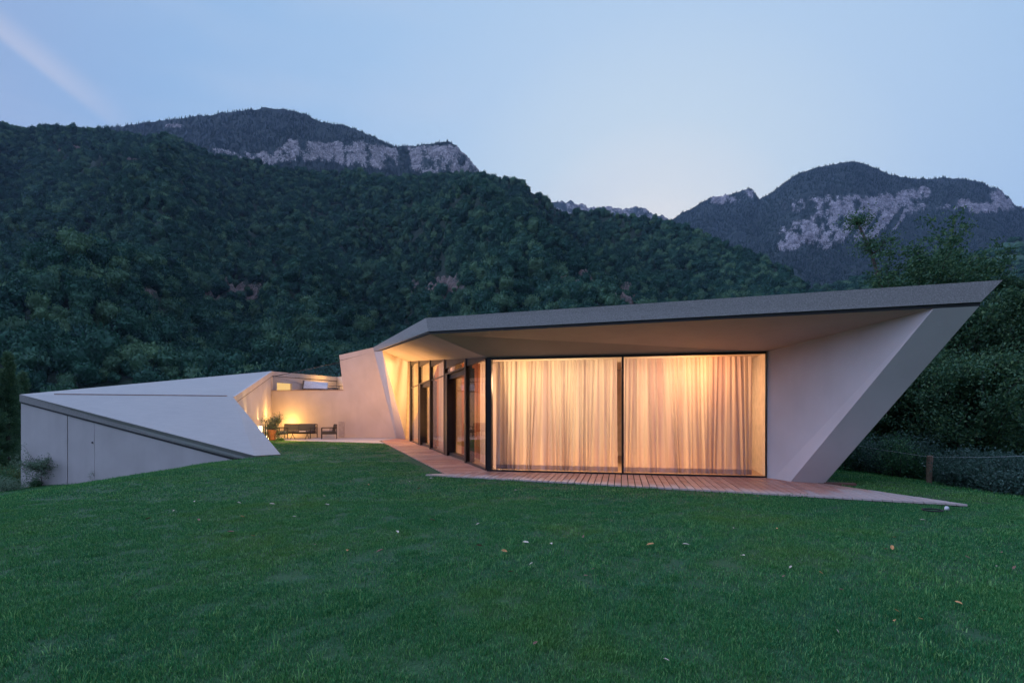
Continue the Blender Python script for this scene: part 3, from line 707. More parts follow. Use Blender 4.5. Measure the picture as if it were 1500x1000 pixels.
# ---- upper terrace
fl = [(onA(397.5)[0], onA(397.5)[1]+.32, 2.77), (onA(503)[0], onA(503)[1]+.32, 2.77), (-9.5, 36, 2.77), (-14.6, 37, 2.77)]
poly_obj(fl, 'upper_floor', M['terrace'], .15, (0, 0, 1))
P1 = P(396.5, 543.5, 31.0); U2 = P(493.6, 552, 36.0); U3 = P(510, 547, 34.5)
def ubl(a, b, h):
    a = np.array(a); b = np.array(b); n = np.cross(b-a, (0, 0, 1)); n = n/np.linalg.norm(n); 
    if n.dot(np.array((0, 0, 1.4))-a) > 0: n = -n
    return a, b, n*.2
a, b, n = ubl(P1, U2, 0)
m = MB(); m.hexa([tuple(a-(0, 0, .27)), tuple(b-(0, 0, .27)), tuple(b), tuple(a)], [tuple(a-(0, 0, .27)+n), tuple(b-(0, 0, .27)+n), tuple(b+n), tuple(a+n)]); m.build('parapet_band', M['plaster'], house)
nn = n/10
m = MB(); m.hexa([tuple(a-(0, 0, .31)+nn), tuple(b-(0, 0, .31)+nn), tuple(b-(0, 0, .27)+nn), tuple(a-(0, 0, .27)+nn)], [tuple(a-(0, 0, .31)+n), tuple(b-(0, 0, .31)+n), tuple(b-(0, 0, .27)+n), tuple(a-(0, 0, .27)+n)]); m.build('shadow_gap', M['gap'], house)
L_ = np.linalg.norm(b-a); dd = (b-a)/L_
def up_wall(s): return tuple(a + dd*s)
def on_up(px):   # distance along upper wall for a picture column
    k = (px-750)/F; return (k*a[1]-a[0])/(dd[0]-k*dd[1])
s1, s2 = on_up(406), on_up(428.5)
def quadw(sa, sb, za, zb, off=0.0, name='upper_wall', mat=None):
    p = [a+dd*sa, a+dd*sb, a+dd*sb, a+dd*sa]; z = (za, za, zb, zb); nf = n/.2*.02
    q = [(v[0]+nf[0]*(1+off), v[1]+nf[1]*(1+off), zz) for v, zz in zip(p, z)]
    r_ = [(x[0]+n[0]*.9, x[1]+n[1]*.9, x[2]) for x in q]; mm = MB(); mm.hexa(q, r_); return mm.build(name, mat or M['plaster'], house)
zt = P1[2]-.31
quadw(0, s1, 2.6, zt); quadw(s2, L_, 2.6, zt); quadw(s1, s2, 2.6, 2.83); quadw(s1, s2, 3.32, zt)
quadw(s1, s2, 2.83, 3.32, 9, 'lit_niche', M['lit'])
a2 = U2; b2 = U3
m = MB(); m.prism([(a2[0], a2[1], 2.6), (b2[0], b2[1], 2.6), (b2[0], b2[1], a2[2]), a2], (.2, .2, 0)); m.build('upper_wall', M['plaster'], house)

# ---- garage wing
wing_P0 = P(30, 577.4, 20); P2 = P(340.8, 580.4, 22); P3 = (PG(411, 665.2)); P4 = PG(373.5, 667.0)
P0b = P(30, 587.8, 20); P4b = (PG(346, 671.6, -.14)[0], PG(346, 671.6, -.14)[1], -.14)
P0g = (wing_P0[0], 20, -1.9)
slab([wing_P0, P1, P2], .25, 'wing_roof', M['roof'], house, (0, -1, 1))
slab([wing_P0, P2, P3, P4], .25, 'wing_roof', M['roof'], house, (0, -1, 1))
# copper drip groove between both roof folds
ga = lerp3(wing_P0, P2, .145); gb = lerp3(wing_P0, P2, .965)
m = MB(); m.hexa([mv(ga, (0, 0, .0)), mv(gb, (0, 0, -.01)), mv(gb, (0, .02, .045)), mv(ga, (0, .02, .045))], [mv(ga, (0, .1, -.02)), mv(gb, (0, .1, -.02)), mv(gb, (0, .1, .045)), mv(ga, (0, .1, .045))]); m.build('roof_gutter', M['copper'], house)
# front: stone edge, gap, wall with two joints
def inw(p, d=.25): return (p[0]-.05*d, p[1]+d, p[2])
m = MB(); e0 = mv(wing_P0, (0, -.04, 0)); e1 = mv(P4, (.0, -.04, -.0)); e2 = mv(P4b, (.05, -.04, 0)); e3 = mv(P0b, (0, -.04, 0))
m.hexa([e3, e2, e1, e0], [inw(e3), inw(e2), inw(e1), inw(e0)]); m.build('wing_fascia', M['fascia'], house)
e0 = P0b; e1 = P4b
m = MB(); m.hexa([up(e0, -.07), up(e1, -.07), e1, e0], [inw(up(e0, -.07)), inw(up(e1, -.07)), inw(e1), inw(e0)]); m.build('shadow_gap', M['gap'], house)
def onW(px):
    p0 = P0b; p1 = P4b; k = (px-750)/F; d = (p1[0]-p0[0], p1[1]-p0[1]); s = (k*p0[1]-p0[0])/(d[0]-k*d[1]); return s
joints = [0.0, onW(98), onW(137.5), 1.0]
for i in range(3):
    s0 = joints[i] + (.0012 if i else 0); s1 = joints[i+1] - (.0012 if i < 2 else 0)
    a0 = up(lerp3(P0b, P4b, s0), -.07); a1 = up(lerp3(P0b, P4b, s1), -.07)
    b0 = (a0[0], a0[1], -2.2); b1 = (a1[0], a1[1], -2.2)
    off = .02 if i != 1 else .03
    q = [mv(x, (0, off, 0)) for x in (b0, b1, a1, a0)]
    m = MB(); m.hexa(q, [inw(x, .2) for x in q]); o = m.build('garage_wall' if i != 1 else 'garage_door', M['plaster'], house)
    if i == 1:
        kx = lerp3(P0b, P4b, s1-.008); kp = MB(); kp.box((kx[0]-.02, kx[1]-.0, .30), (kx[0]+.02, kx[1]+.04, .36)); kp.build('lock', M['black'], o)
q0 = mv(P0b, (0, .1, -.02)); q1 = mv(P4b, (0, .1, -.02)); m = MB(); m.hexa([(q0[0]+.1, q0[1]+.08, -2.2), (q1[0], q1[1]+.08, -2.2), mv(q1, (0, .08, -.1)), mv(q0, (.1, .08, -.1))], [(q0[0]+.2, q0[1]+.28, -2.2), (q1[0], q1[1]+.28, -2.2), mv(q1, (0, .28, -.1)), mv(q0, (.2, .28, -.1))]); m.build('joint_backing', M['gap'], house)
# left flank of the wing
m = MB(); bkl = (-16.5, 33, -2.5)
m.add([(wing_P0[0], 20.02, -2.4), mv(wing_P0, (0, .02, -.05)), mv(P1, (-.6, .6, -.3)), (-15.5, 31.6, -2.4)], [(0, 1, 2, 3)]); m.build('wing_flank', M['plaster'], house)
# courtyard side wall of the wing
Wb1 = (-14.5, 31.0, 0); Wb2 = (-11.75, 22, -.05)
bd = .29
t1 = up(P1, -bd-.04); t2 = up(P2, -bd-.04)
m = MB(); m.add([Wb2, Wb1, mv(t1, (.03, -.0, 0)), mv(t2, (.05, .0, 0))], [(0, 1, 2, 3)]); m.add([P2, P3, Wb2], [(0, 1, 2)])
m.build('courtyard_wall', M['plaster'], house)
dxy = Vector((P2[0]-P1[0], P2[1]-P1[1], 0)).normalized(); en = Vector((-dxy.y, dxy.x, 0))
if en.x < 0: en = -en
o1 = [mv(P1, en, .08), mv(P2, en, .08)]
m = MB(); m.hexa([up(o1[1], -bd), up(o1[0], -bd), o1[0], o1[1]], [up(P2, -bd), up(P1, -bd), P1, P2]); m.build('wing_fascia', M['plaster'], house)
m = MB(); m.hexa([up(mv(P2, en, .06), -bd-.04), up(mv(P1, en, .06), -bd-.04), up(mv(P1, en, .06), -bd), up(mv(P2, en, .06), -bd)], [up(mv(P2, en, -.02), -bd-.04), up(mv(P1, en, -.02), -bd-.04), up(mv(P1, en, -.02), -bd), up(mv(P2, en, -.02), -bd)]); m.build('shadow_gap', M['gap'], house)

# ------------------------------------------------------------------ glass balustrade
bal = thing('glass_balustrade', 'frameless glass railing rising along the top of the terrace wall', 'railing')
def balp(px, py, off=.12): x, y = onA(px); return (x, y+off, CAMZ-(py-HY)/F*(y+off))
for (xa, ya, xb, yb) in ((399, 551.5, 455, 540.0), (455.6, 539.9, 500.5, 529.8)):
    p = [balp(xa, 571.6), balp(xb, 571.3), balp(xb, yb), balp(xa, ya)]
    m = MB(); m.hexa(p, [mv(q, (0, .015, 0)) for q in p]); m.build('glass_panel', M['glass_rail'], bal)
rl = MB(); rl.bar(balp(398, 551.6), balp(500.5, 529.6), .03); rl.build('top_edge', M['black'], bal)

# ------------------------------------------------------------------ deck and terrace
def clip(poly, a, b):   # keep left of a->b
    out = []
    for i in range(len(poly)):
        p, q = poly[i], poly[(i+1) % len(poly)]
        sp_ = (b[0]-a[0])*(p[1]-a[1])-(b[1]-a[1])*(p[0]-a[0]); sq = (b[0]-a[0])*(q[1]-a[1])-(b[1]-a[1])*(q[0]-a[0])
        if sp_ >= 0: out.append(p)
        if (sp_ >= 0) != (sq >= 0):
            t_ = sp_/(sp_-sq); out.append((p[0]+(q[0]-p[0])*t_, p[1]+(q[1]-p[1])*t_))
    return out
def boards(region, d, name, mat, pitch=.135, gap=.018, top=0.0, skew=0):
    if sum(region[i][0]*region[(i+1) % len(region)][1]-region[(i+1) % len(region)][0]*region[i][1] for i in range(len(region))) < 0: region = region[::-1]
    d = Vector(d).normalized(); n_ = Vector((-d.y, d.x)); pr = [Vector(p).dot(n_) for p in region]; m = MB(); tints = []
    s = math.floor(min(pr)/pitch)*pitch
    while s < max(pr):
        c0 = n_*(s+gap/2); c1 = n_*(s+pitch-gap/2); q = [c0-d*60, c0+d*60, c1+d*60, c1-d*60]; q = [tuple(x) for x in q]
        a2 = sum(q[i][0]*q[(i+1) % 4][1]-q[(i+1) % 4][0]*q[i][1] for i in range(4))
        if a2 < 0: q = q[::-1]
        for i in range(len(region)):
            q = clip(q, region[i], region[(i+1) % len(region)])
            if len(q) < 3: break
        if len(q) >= 3:
            nf = len(m.f); dz = random.uniform(-.002, .002)
            m.prism([(x, y, top-.03+dz) for x, y in q], (0, 0, .03)); tints += [random.random()]*(len(m.f)-nf)
        s += pitch
    me = mesh(name, m.v, m.f); at = me.attributes.new('tint', 'FLOAT', 'FACE'); at.data.foreach_set('value', np.array(tints, np.float32))
    o = obj(name, me, mat); return tag(o, kind='structure')
DA = (-2.0, 11.86); DT = (7.07, 7.95); DB = (-6.16, 24.7)
Pm = (6.2, DA[1]+(6.2-DA[0])*(DT[1]-DA[1])/(DT[0]-DA[0])); PE = PG(1214, 708.5)[:2]
front_reg = [DA, Pm, PE, (5.62, 11.28), (C[0], C[1])]
side_reg = [DA, C, Sb, (Vb[0], Vb[1]+.1), (-6.85, 26.6), DB]
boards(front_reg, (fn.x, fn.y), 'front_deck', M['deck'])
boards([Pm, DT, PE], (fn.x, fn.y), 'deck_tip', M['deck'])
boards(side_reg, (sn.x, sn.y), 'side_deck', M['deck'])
terr = [DB, (-6.95, 26.7), (Vb[0], Vb[1]+.12), (Kb[0], Kb[1]), (-14.5, 31.0), (-13.6, 28.3), (-12.6, 27.5)]
m = MB(); m.prism([(x, y, -.07) for x, y in terr], (0, 0, .065)); tag(m.build('terrace_paving', M['terrace']), kind='structure')
m = MB(); m.prism([(x, y, -.09) for x, y in [DA, DT, (6.34, 10.24), (5.6, 11.2), C, Sb, (-6.8, 28), DB]], (0, 0, .045)); tag(m.build('deck_underlay', M['gap']), kind='structure')

# ------------------------------------------------------------------ curtains
def curtain(pf, s0, s1, off, ztop, zbot, amp, period, seed, mat, name, label, hem=None, group=None, gather=None, parent=None):
    r = np.random.default_rng(seed); nu = int((s1-s0)/.012); nz_ = 24; u = np.linspace(0, 1, nu)
    ph = np.cumsum(np.interp(u, np.linspace(0, 1, 24), .6+.9*r.random(24))); ph = ph/ph[-1]*(s1-s0)/period*2*math.pi
    am = np.interp(u, np.linspace(0, 1, 30), .35+.9*r.random(30)); sway = np.interp(u, np.linspace(0, 1, 12), r.normal(size=12)*.05)
    vs = []
    for j in range(nz_):
        t_ = j/(nz_-1); z = 1-t_
        x = s0+(s1-s0)*u; dx = sway*t_*1.4*np.minimum(1, (1-np.abs(2*u-1))*6) + .02*np.sin(ph*.5+2*t_)*t_
        if gather: x = gather(x, t_)
        o_ = off + amp*am*(np.sin(ph+.25*np.sin(3*t_+seed))*(.75+.45*t_) + .35*np.sin(2.3*ph+1.7)*(1-.3*t_))
        vs.append(np.stack([x+dx, o_, np.full(nu, t_)], -1))
    V_ = np.array(vs).reshape(-1, 3); W = []
    for x, o_, t_ in V_:
        zt_ = ztop(x); q = pf(x, o_, zt_+(zbot-zt_)*t_); W.append(q)
    F_ = gridfaces(nu, nz_); split = int(nz_*.955)
    o = obj(name, mesh(name, np.array(W)[:(split+1)*nu] if hem else np.array(W), F_[:(split)*(nu-1)] if hem else F_, True), mat, parent)
    if label: tag(o, label, 'curtain', group)
    if hem:
        Wh = np.array(W)[split*nu:]; obj('hem', mesh('hem', Wh, gridfaces(nu, nz_-split), True), hem, o)
    return o
zt_f = lambda x: 2.70
G1 = 'linen curtains hanging behind the front glass'
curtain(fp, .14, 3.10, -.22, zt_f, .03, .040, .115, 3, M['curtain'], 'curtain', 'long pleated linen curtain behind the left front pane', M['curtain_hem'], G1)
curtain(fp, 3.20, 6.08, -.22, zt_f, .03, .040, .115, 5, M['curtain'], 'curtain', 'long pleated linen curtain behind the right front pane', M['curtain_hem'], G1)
# looser second layer behind: darker overlapping folds
def flare(c, w): return lambda x, t_: c + (x-c)*(.35+.65*t_)
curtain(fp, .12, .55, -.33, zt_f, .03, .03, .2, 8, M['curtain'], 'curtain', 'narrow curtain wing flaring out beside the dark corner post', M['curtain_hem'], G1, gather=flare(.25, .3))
G2 = 'curtains hanging inside the side windows'
zs = lambda x: sh(x)-.12
curtain(sp, .35, 2.0, -.35, zs, .03, .03, .16, 11, M['sheer'], 'curtain', 'pale sheer curtain behind the side window nearest the corner', None, G2)
curtain(sp, 2.5, 5.1, -.55, zs, .03, .04, .18, 12, M['rust_curtain'], 'curtain', 'rust brown curtain behind the nearer terrace door', None, G2)
curtain(sp, 5.6, 8.2, -.30, zs, .03, .03, .16, 13, M['sheer'], 'curtain', 'pale sheer curtain behind the window between the two doors', None, G2)
curtain(sp, 8.6, 10.2, -.5, zs, .03, .04, .18, 14, M['rust_curtain'], 'curtain', 'rust brown curtain behind the farther terrace door', None, G2)

# interior lamps (hidden behind the curtains; they are the room lights)
def area(loc, look, power, sx, sy, c, name='room_light', spread=180):
    l = bpy.data.lights.new(name, 'AREA'); l.shape = 'RECTANGLE'; l.size = sx; l.size_y = sy; l.energy = power; l.color = c; l.spread = R(spread)
    o = bpy.data.objects.new(name, l); col.objects.link(o); o.location = loc
    o.rotation_euler = (Vector(loc)-Vector(look)).to_track_quat('Z', 'Y').to_euler(); return o
area(fp(1.7, -2.2, 2.2), fp(1.6, 0, 1.2), 70, 1.6, .5, (1, .76, .42))
area(fp(4.4, -2.2, 2.2), fp(4.5, 0, 1.4), 62, 1.4, .5, (1, .64, .38))
area(fp(3.0, -.9, 2.66), fp(3.0, -.7, 0), 42, 5.4, .3, (1, .68, .44))
area(fp(5.0, -1.0, 2.45), fp(5.0, 0, 2.1), 16, .9, .3, (1, .34, .08))
area(fp(.9, -1.0, 2.45), fp(.9, 0, 2.0), 4, .6, .3, (1, .62, .12))
area(fp(3.0, -.7, .25), fp(3.0, 0, .5), 12, 5.0, .15, (1, .40, .14))
area(sp(2.2, -1.6, 2.3), sp(1.6, 0, 1.4), 60, 1.6, .5, (1, .62, .32))
area(sp(5.6, -1.9, 2.6), sp(5.6, 0, 1.6), 80, 2.5, .5, (1, .60, .36))
area(sp(9.5, -2.6, 3.2), sp(9.5, 0, 1.8), 110, 3.0, .6, (1, .62, .30))
area(sp(13.3, -1.5, 3.4), sp(14.3, 2.5, 2.0), 200, 2.0, .8, (1, .60, .24))
# ground-recessed uplights in the deck by the glass
for s_, e_ in ((13.0, 250), (9.6, 130), (6.6, 70)):
    area(sp(s_, .75, .02), sp(s_+.3, .9, 2), e_, .2, .2, (1, .48, .13), 'deck_uplight', 150)

# ------------------------------------------------------------------ wall lamps along the courtyard wall
def wall_lamp(px, D, zc, label):
    x = (px-750)/F*D
    th = thing('wall_lamp', label, 'lamp', (x, D, zc), 0, 'up and down lights on the courtyard wall')
    m = MB(); m.tube([(0, 0, -.26), (0, 0, .22)], .075, 16); m.build('lamp_shade', M['lamp'], th, smooth=False)
    m = MB(); m.box((-.25, -.025, -.04), (-.0, .025, .04)); m.build('bracket', M['black'], th)
    for z_ in (.22, -.28):
        m = MB(); m.tube([(0, 0, z_), (0, 0, z_+.02)], .085, 16); m.build('lamp_rim', M['black'], th)
    for s, e, ang in ((1, 90, 50), (-1, 130, 110)):
        l = bpy.data.lights.new('lamp_beam', 'SPOT'); l.energy = e; l.spot_size = R(ang); l.spot_blend = .8; l.color = (1, .62, .22); l.shadow_soft_size = .04
        o = bpy.data.objects.new('lamp_beam', l); col.objects.link(o); o.parent = th; o.location = (0, 0, s*.30)
        o.rotation_euler = (R(180) if s > 0 else 0, R(-8)*s, 0)
    return th
wall_lamp(394.6, 29.0, .55, 'glowing wall lamp beside the olive plant, nearest the corner')
wall_lamp(381.6, 26.5, .55, 'glowing wall lamp half hidden by the sloping grey roof')
wall_lamp(370.0, 24.0, .55, 'wall lamp behind the roof slope with only its upward beam showing')
wall_lamp(352.0, 21.9, .62, 'wall lamp hidden behind the top of the roof slope')
for loc, e, sz in (((-13.3, 30.25, .8), 75, .08), ((-13.3, 29.0, 1.3), 60, .03), ((-11.6, 26.6, .45), 50, .04), ((-12.2, 34.2, 3.75), 70, .05)):  # unseen points added to spread warm glow over wall, lawn and upper terrace
    l = bpy.data.lights.new('courtyard_fill', 'POINT'); l.energy = e; l.color = (1, .50, .10); l.shadow_soft_size = sz
    o = bpy.data.objects.new('courtyard_fill', l); col.objects.link(o); o.location = loc

# two unseen spots added below the soffit to warm the terrace wall and lawn
for loc, look, e_ in (((-5.2, 21.0, 3.45), (-11.6, 30.6, .6), 1150), ((-5.9, 23.2, 3.7), (-8.6, 30, 1.2), 420)):
    l = bpy.data.lights.new('wall_wash_fill', 'SPOT'); l.energy = e_; l.color = (1, .38, .09); l.spot_size = R(75); l.spot_blend = 1; l.shadow_soft_size = .08
    o = bpy.data.objects.new('wall_wash_fill', l); col.objects.link(o); o.location = loc; o.rotation_euler = (Vector(loc)-Vector(look)).to_track_quat('Z', 'Y').to_euler()

# ------------------------------------------------------------------ garden furniture
M['cushion'] = simple('charcoal_cushion', (.06, .065, .08), .9, .2, 20)
M['white_cushion'] = simple('white_cushion', (.85, .86, .9), .9, .05, 8)
M['terracotta'] = simple('terracotta', (.42, .17, .08), .7, .15)
M['white_pot'] = simple('white_pot', (.6, .6, .62), .6, .1)
def seat_frame(t, w, d, hb, ha):
    """rope and metal garden seat: legs, arm loops, back slats, cushions; faces -Y"""
    for x in (-w/2, w/2):
        for y in (-d/2, d/2):
            m = MB(); m.bar((x, y, 0), (x, y, .28), .035); m.build('leg', M['black'], t)
        m = MB(); m.bar((x, -d/2, .28), (x, -d/2, ha), .035); m.bar((x, -d/2, ha), (x, d/2, ha), .035); m.bar((x, d/2, .28), (x, d/2, hb), .035)
        for k in range(7): m.bar((x, d/2-.08-.05*k, .3), (x, d/2-.08-.05*k, ha), .008)
        m.build('armrest', M['black'], t)
    m = MB()
    for a, b in (((-w/2, -d/2), (w/2, -d/2)), ((-w/2, d/2), (w/2, d/2)), ((-w/2, -d/2), (-w/2, d/2)), ((w/2, -d/2), (w/2, d/2))): m.bar((*a, .28), (*b, .28), .035)
    m.build('seat_frame', M['black'], t)
    m = MB(); m.bar((-w/2, d/2, hb), (w/2, d/2, hb), .035)
    for k in range(int(w/.08)): m.bar((-w/2+.04+.08*k, d/2, .3), (-w/2+.04+.08*k, d/2, hb), .008)
    m.build('backrest', M['black'], t)
    n_ = max(1, round(w/.85))
    for k in range(n_):
        x0 = -w/2+.04+(w-.08)/n_*k; x1 = x0+(w-.08)/n_-.02
        m = MB(); m.box((x0, -d/2+.02, .30), (x1, d/2-.04, .43)); m.build('seat_cushion', M['cushion'], t, bevel=.03)
        m = MB(); m.hexa([(x0, d/2-.24, .44), (x1, d/2-.24, .44), (x1, d/2-.06, .44), (x0, d/2-.06, .44)], [(x0, d/2-.16, hb+.03), (x1, d/2-.16, hb+.03), (x1, d/2-.03, hb+.02), (x0, d/2-.03, hb+.02)]); m.build('back_cushion', M['cushion'], t, bevel=.03)
so_ = thing('garden_sofa', 'charcoal two-seat garden sofa with metal frame against the lit terrace wall', 'sofa', (-12.45, 29.7, 0), R(-6)); seat_frame(so_, 2.0, .8, .80, .62)
ar = thing('garden_armchair', 'charcoal garden armchair alone on the terrace, turned sideways to the sofa', 'armchair', (-10.35, 29.0, 0), R(-72)); seat_frame(ar, .85, .8, .80, .62)
ar = thing('garden_armchair', 'charcoal armchair at the left end of the sofa beside the potted olive', 'armchair', (-13.05, 28.4, 0), R(82)); seat_frame(ar, .8, .8, .80, .62)
ct = thing('coffee_table', 'low black garden table with slim crossed legs before the sofa', 'table', (-11.85, 28.6, 0), R(-4))
m = MB(); m.box((-.5, -.3, .38), (.5, .3, .41)); m.build('table_top', M['black'], ct, bevel=.005)
for x in (-.42, .42):
    for s in (-1, 1):
        m = MB(); m.bar((x, -.24*s, 0), (x, .10*s, .38), .022); m.build('leg', M['black'], ct)
m = MB(); m.box((-.16, -.11, 0), (.16, .11, .03)); m.build('cover', M['white_cushion']); 
bk = bpy.data.objects['cover']; bk.name = 'book'; bk.location = (-11.70, 28.58, .411); bk.rotation_euler = (0, 0, .3); tag(bk, 'pale closed book lying on the low black garden table', 'book')
lg = thing('sun_lounger', 'dark sofa with a long white back cushion on the upper terrace behind the glass', 'lounger', (-12.35, 33.0, 2.77), R(-12))
m = MB()
m.box((-.95, -.35, .10), (1.05, .4, .30)); m.build('base', M['cushion'], lg, bevel=.03)
m = MB(); m.hexa([(-.95, -.44, .26), (.75, -.44, .22), (.75, -.34, .22), (-.95, -.34, .26)], [(-1.0, -.24, .76), (.66, -.24, .62), (.66, -.12, .62), (-1.0, -.12, .76)]); m.build('back_cushion', M['white_cushion'], lg, bevel=.03)
m = MB(); m.hexa([(-1.06, -.42, .1), (-.98, -.42, .1), (-.98, .3, .1), (-1.06, .3, .1)], [(-1.12, -.22, .80), (-1.02, -.22, .80), (-1.02, .1, .7), (-1.12, .1, .7)]); m.build('side_panel', M['cushion'], lg)
m = MB(); m.bar((.8, -.3, .40), (1.5, -.3, .40), .03); m.bar((1.5, -.3, 0), (1.5, -.3, .40), .03); m.bar((1.5, .3, 0), (1.5, .3, .40), .03); m.bar((1.5, -.3, .4), (1.5, .3, .4), .03); m.build('armrest', M['black'], lg)
for x in (-.9, 1.0):
    for y in (-.3, .3):
        m = MB(); m.bar((x, y, 0), (x, y, .1), .04); m.build('leg', M['black'], lg)

# ------------------------------------------------------------------ plants
def tree(base, height, spread, r0, seed, leaf_mat, nleaf, leafL, leafW, name, label, cat='tree', group=None, first=.3, lean=(0, 0), nb=5, lsig=.22, bark='bark', levels=2, up_=.3, droop=0.0, crown_name='crown', ztop=None, topw=.65):
    r = np.random.default_rng(seed); t = thing(name, label, cat, base, 0, group); m = MB(); cl = []
    def seg(p, d, L, rad, lev, n_=6):
        pts = [tuple(p)]; rr = [rad]
        for k in range(n_):
            d = d + r.normal(size=3)*(.07+.07*lev); d[2] += (.04-droop*.1*lev); d = d/np.linalg.norm(d); p = p+d*L/n_; h = (k+1)/n_
            pts.append(tuple(p)); rr.append(max(.004, rad*(1-.8*h)))
            if lev >= levels or (lev == levels-1 and h > .4): cl.append((p.copy(), d.copy(), lev))
            if lev < levels and h >= (first if lev == 0 else .3) - 1e-6:
                for _ in range(nb if lev == 0 else 2):
                    a = r.random()*6.283; hh = (h-first)/(1-first+1e-6)
                    w_ = spread*(1-topw*hh**1.5)*(.45+.55*min(1, hh*3+.5))*(.6+.55*r.random()) if lev == 0 else L*.5*(.6+.6*r.random())
                    q = np.array([math.cos(a), math.sin(a), up_+.35*r.random()+.5*hh]) + (.5*d if lev else 0); q /= np.linalg.norm(q)
                    seg(p, q, w_, rad*(1-.7*h)*.55, lev+1, 5 if lev == 0 else 4)
        m.tube(pts, rr, 7 if lev == 0 else 4)
    seg(np.array([0, 0, -.3]), np.array([lean[0], lean[1], 1.0]), height, r0, 0, 8)
    ci = r.integers(0, len(cl), nleaf); cp_ = np.array([c[0] for c in cl])[ci]; cd = np.array([c[1] for c in cl])[ci]
    dens = np.array([.5+r.random() for _ in cl])[ci][:, None]
    off = r.normal(size=(nleaf, 3))*lsig*dens; off[:, 2] *= .6
    c_ = cp_+off
    if ztop:
        q_ = ztop/np.percentile(c_[:, 2], 99.6); c_[:, 2] *= q_; m.v = [(a, b, c*q_) for a, b, c in m.v]
    m.build('trunk', M[bark], t, smooth=True)
    L = leafL*(.7+.6*r.random(nleaf)); W = leafW*(.7+.6*r.random(nleaf))
    v, f = leafquads(c_, np.array([0, 0, 1.3]), L, W, r, cd*.6)
    obj(crown_name, mesh(crown_name, v, f), leaf_mat, t)
    return t
def gzf(x, y): return float(gz(np.array(x), np.array(y)))

GT = 'trees growing beyond the wire fence'
def rt_(px, D, h, sp_, seed, n_, label, lm='leaf', first=.15, lean=(0, 0), L=.09, W=.048, nb=7, lsig=.15, group=GT, topw=.65):
    x = (px-750)/F*D; zb = gzf(x, D); h = (HY-h)/F*D+CAMZ-zb; tree((x, D, zb), h*.9, sp_, .04+h*.014, seed, M[lm], int(n_*1.25), L, W, 'broadleaf_tree', label, 'tree', group, first, lean, nb, lsig, ztop=h, topw=topw)
rt_(1345, 19, 350, 3.4, 41, 34000, 'tallest leafy broadleaf tree, its open crown rising above the roof corner', first=.35, topw=.15, nb=7, lsig=.14, L=.12, W=.065)
rt_(1316, 18, 292, .8, 51, 1300, 'thin bare-stemmed tree with one leafy tuft high above the roof', first=.8, nb=3, lsig=.22)
rt_(1462, 17, 412, 2.4, 42, 40000, 'dense broadleaf tree right of the pointed roof tip')
rt_(1560, 15, 420, 2.6, 43, 36000, 'dark broadleaf tree cut off by the right edge')
rt_(1258, 24, 408, 1.7, 44, 9000, 'shorter yellowish broadleaf tree peeping over the roof left of the tallest tree', 'leaf_yellow')
rt_(1330, 15.5, 505, 2.2, 45, 34000, 'bushy low broadleaf tree directly behind the leaning buttress')
rt_(1420, 13.8, 520, 2.0, 46, 34000, 'bushy low broadleaf tree behind the wooden fence post')
rt_(1520, 22, 405, 2.8, 47, 34000, 'far broadleaf tree behind the dense one at the right edge')
rt_(1250, 19, 560, 2.0, 48, 26000, 'low broadleaf tree just visible beside the foot of the buttress')
rt_(1405, 22, 356, 2.6, 49, 24000, 'mid-sized broadleaf tree between the tallest tree and the dense one', first=.4, topw=.1, lsig=.14, L=.13, W=.07)

# conifers at the left
def conifer(px, D, h, w, seed, label):
    x = (px-750)/F*D; z = gzf(x, D)-1.2; t = thing('conifer', label, 'tree', (x, D, z), 0, 'conifers beside the garage wing'); r = np.random.default_rng(seed)
    m = MB(); m.tube([(0, 0, -.3), (0, 0, h*.5), (0, 0, h*.98)], [.12, .08, .01], 7); m.build('trunk', M['bark'], t)
    n_ = 42000; nb_ = 240; bh = r.random(nb_)**.8; ba = r.random(nb_)*6.283; bl = w*(1-bh)**.95*(.6+.5*r.random(nb_))+.05
    bi = r.integers(0, nb_, n_); u = r.random(n_)**.6; L = bl[bi]*u
    d = np.stack([np.cos(ba[bi]), np.sin(ba[bi]), .55+0*u], -1)
    c_ = np.stack([np.cos(ba[bi])*L, np.sin(ba[bi])*L, h*(.02+.94*bh[bi])+L*.55], -1) + r.normal(size=(n_, 3))*.07
    v, f = leafquads(c_, d, .11*(.7+.6*r.random(n_)), .035, r, d*1.2); obj('crown', mesh('crown', v, f), M['conifer'], t)
conifer(12, 27, 8.3, 1.5, 61, 'tall dark conifer at the left edge of the picture')
conifer(32, 29, 7.6, 1.3, 62, 'slimmer conifer right behind the left corner of the garage wing')
conifer(-22, 26, 8.2, 1.6, 63, 'dark conifer cut off by the left edge of the picture')
conifer(50, 33, 6.6, 1.5, 64, 'lowest conifer, only its top showing above the garage roof corner')

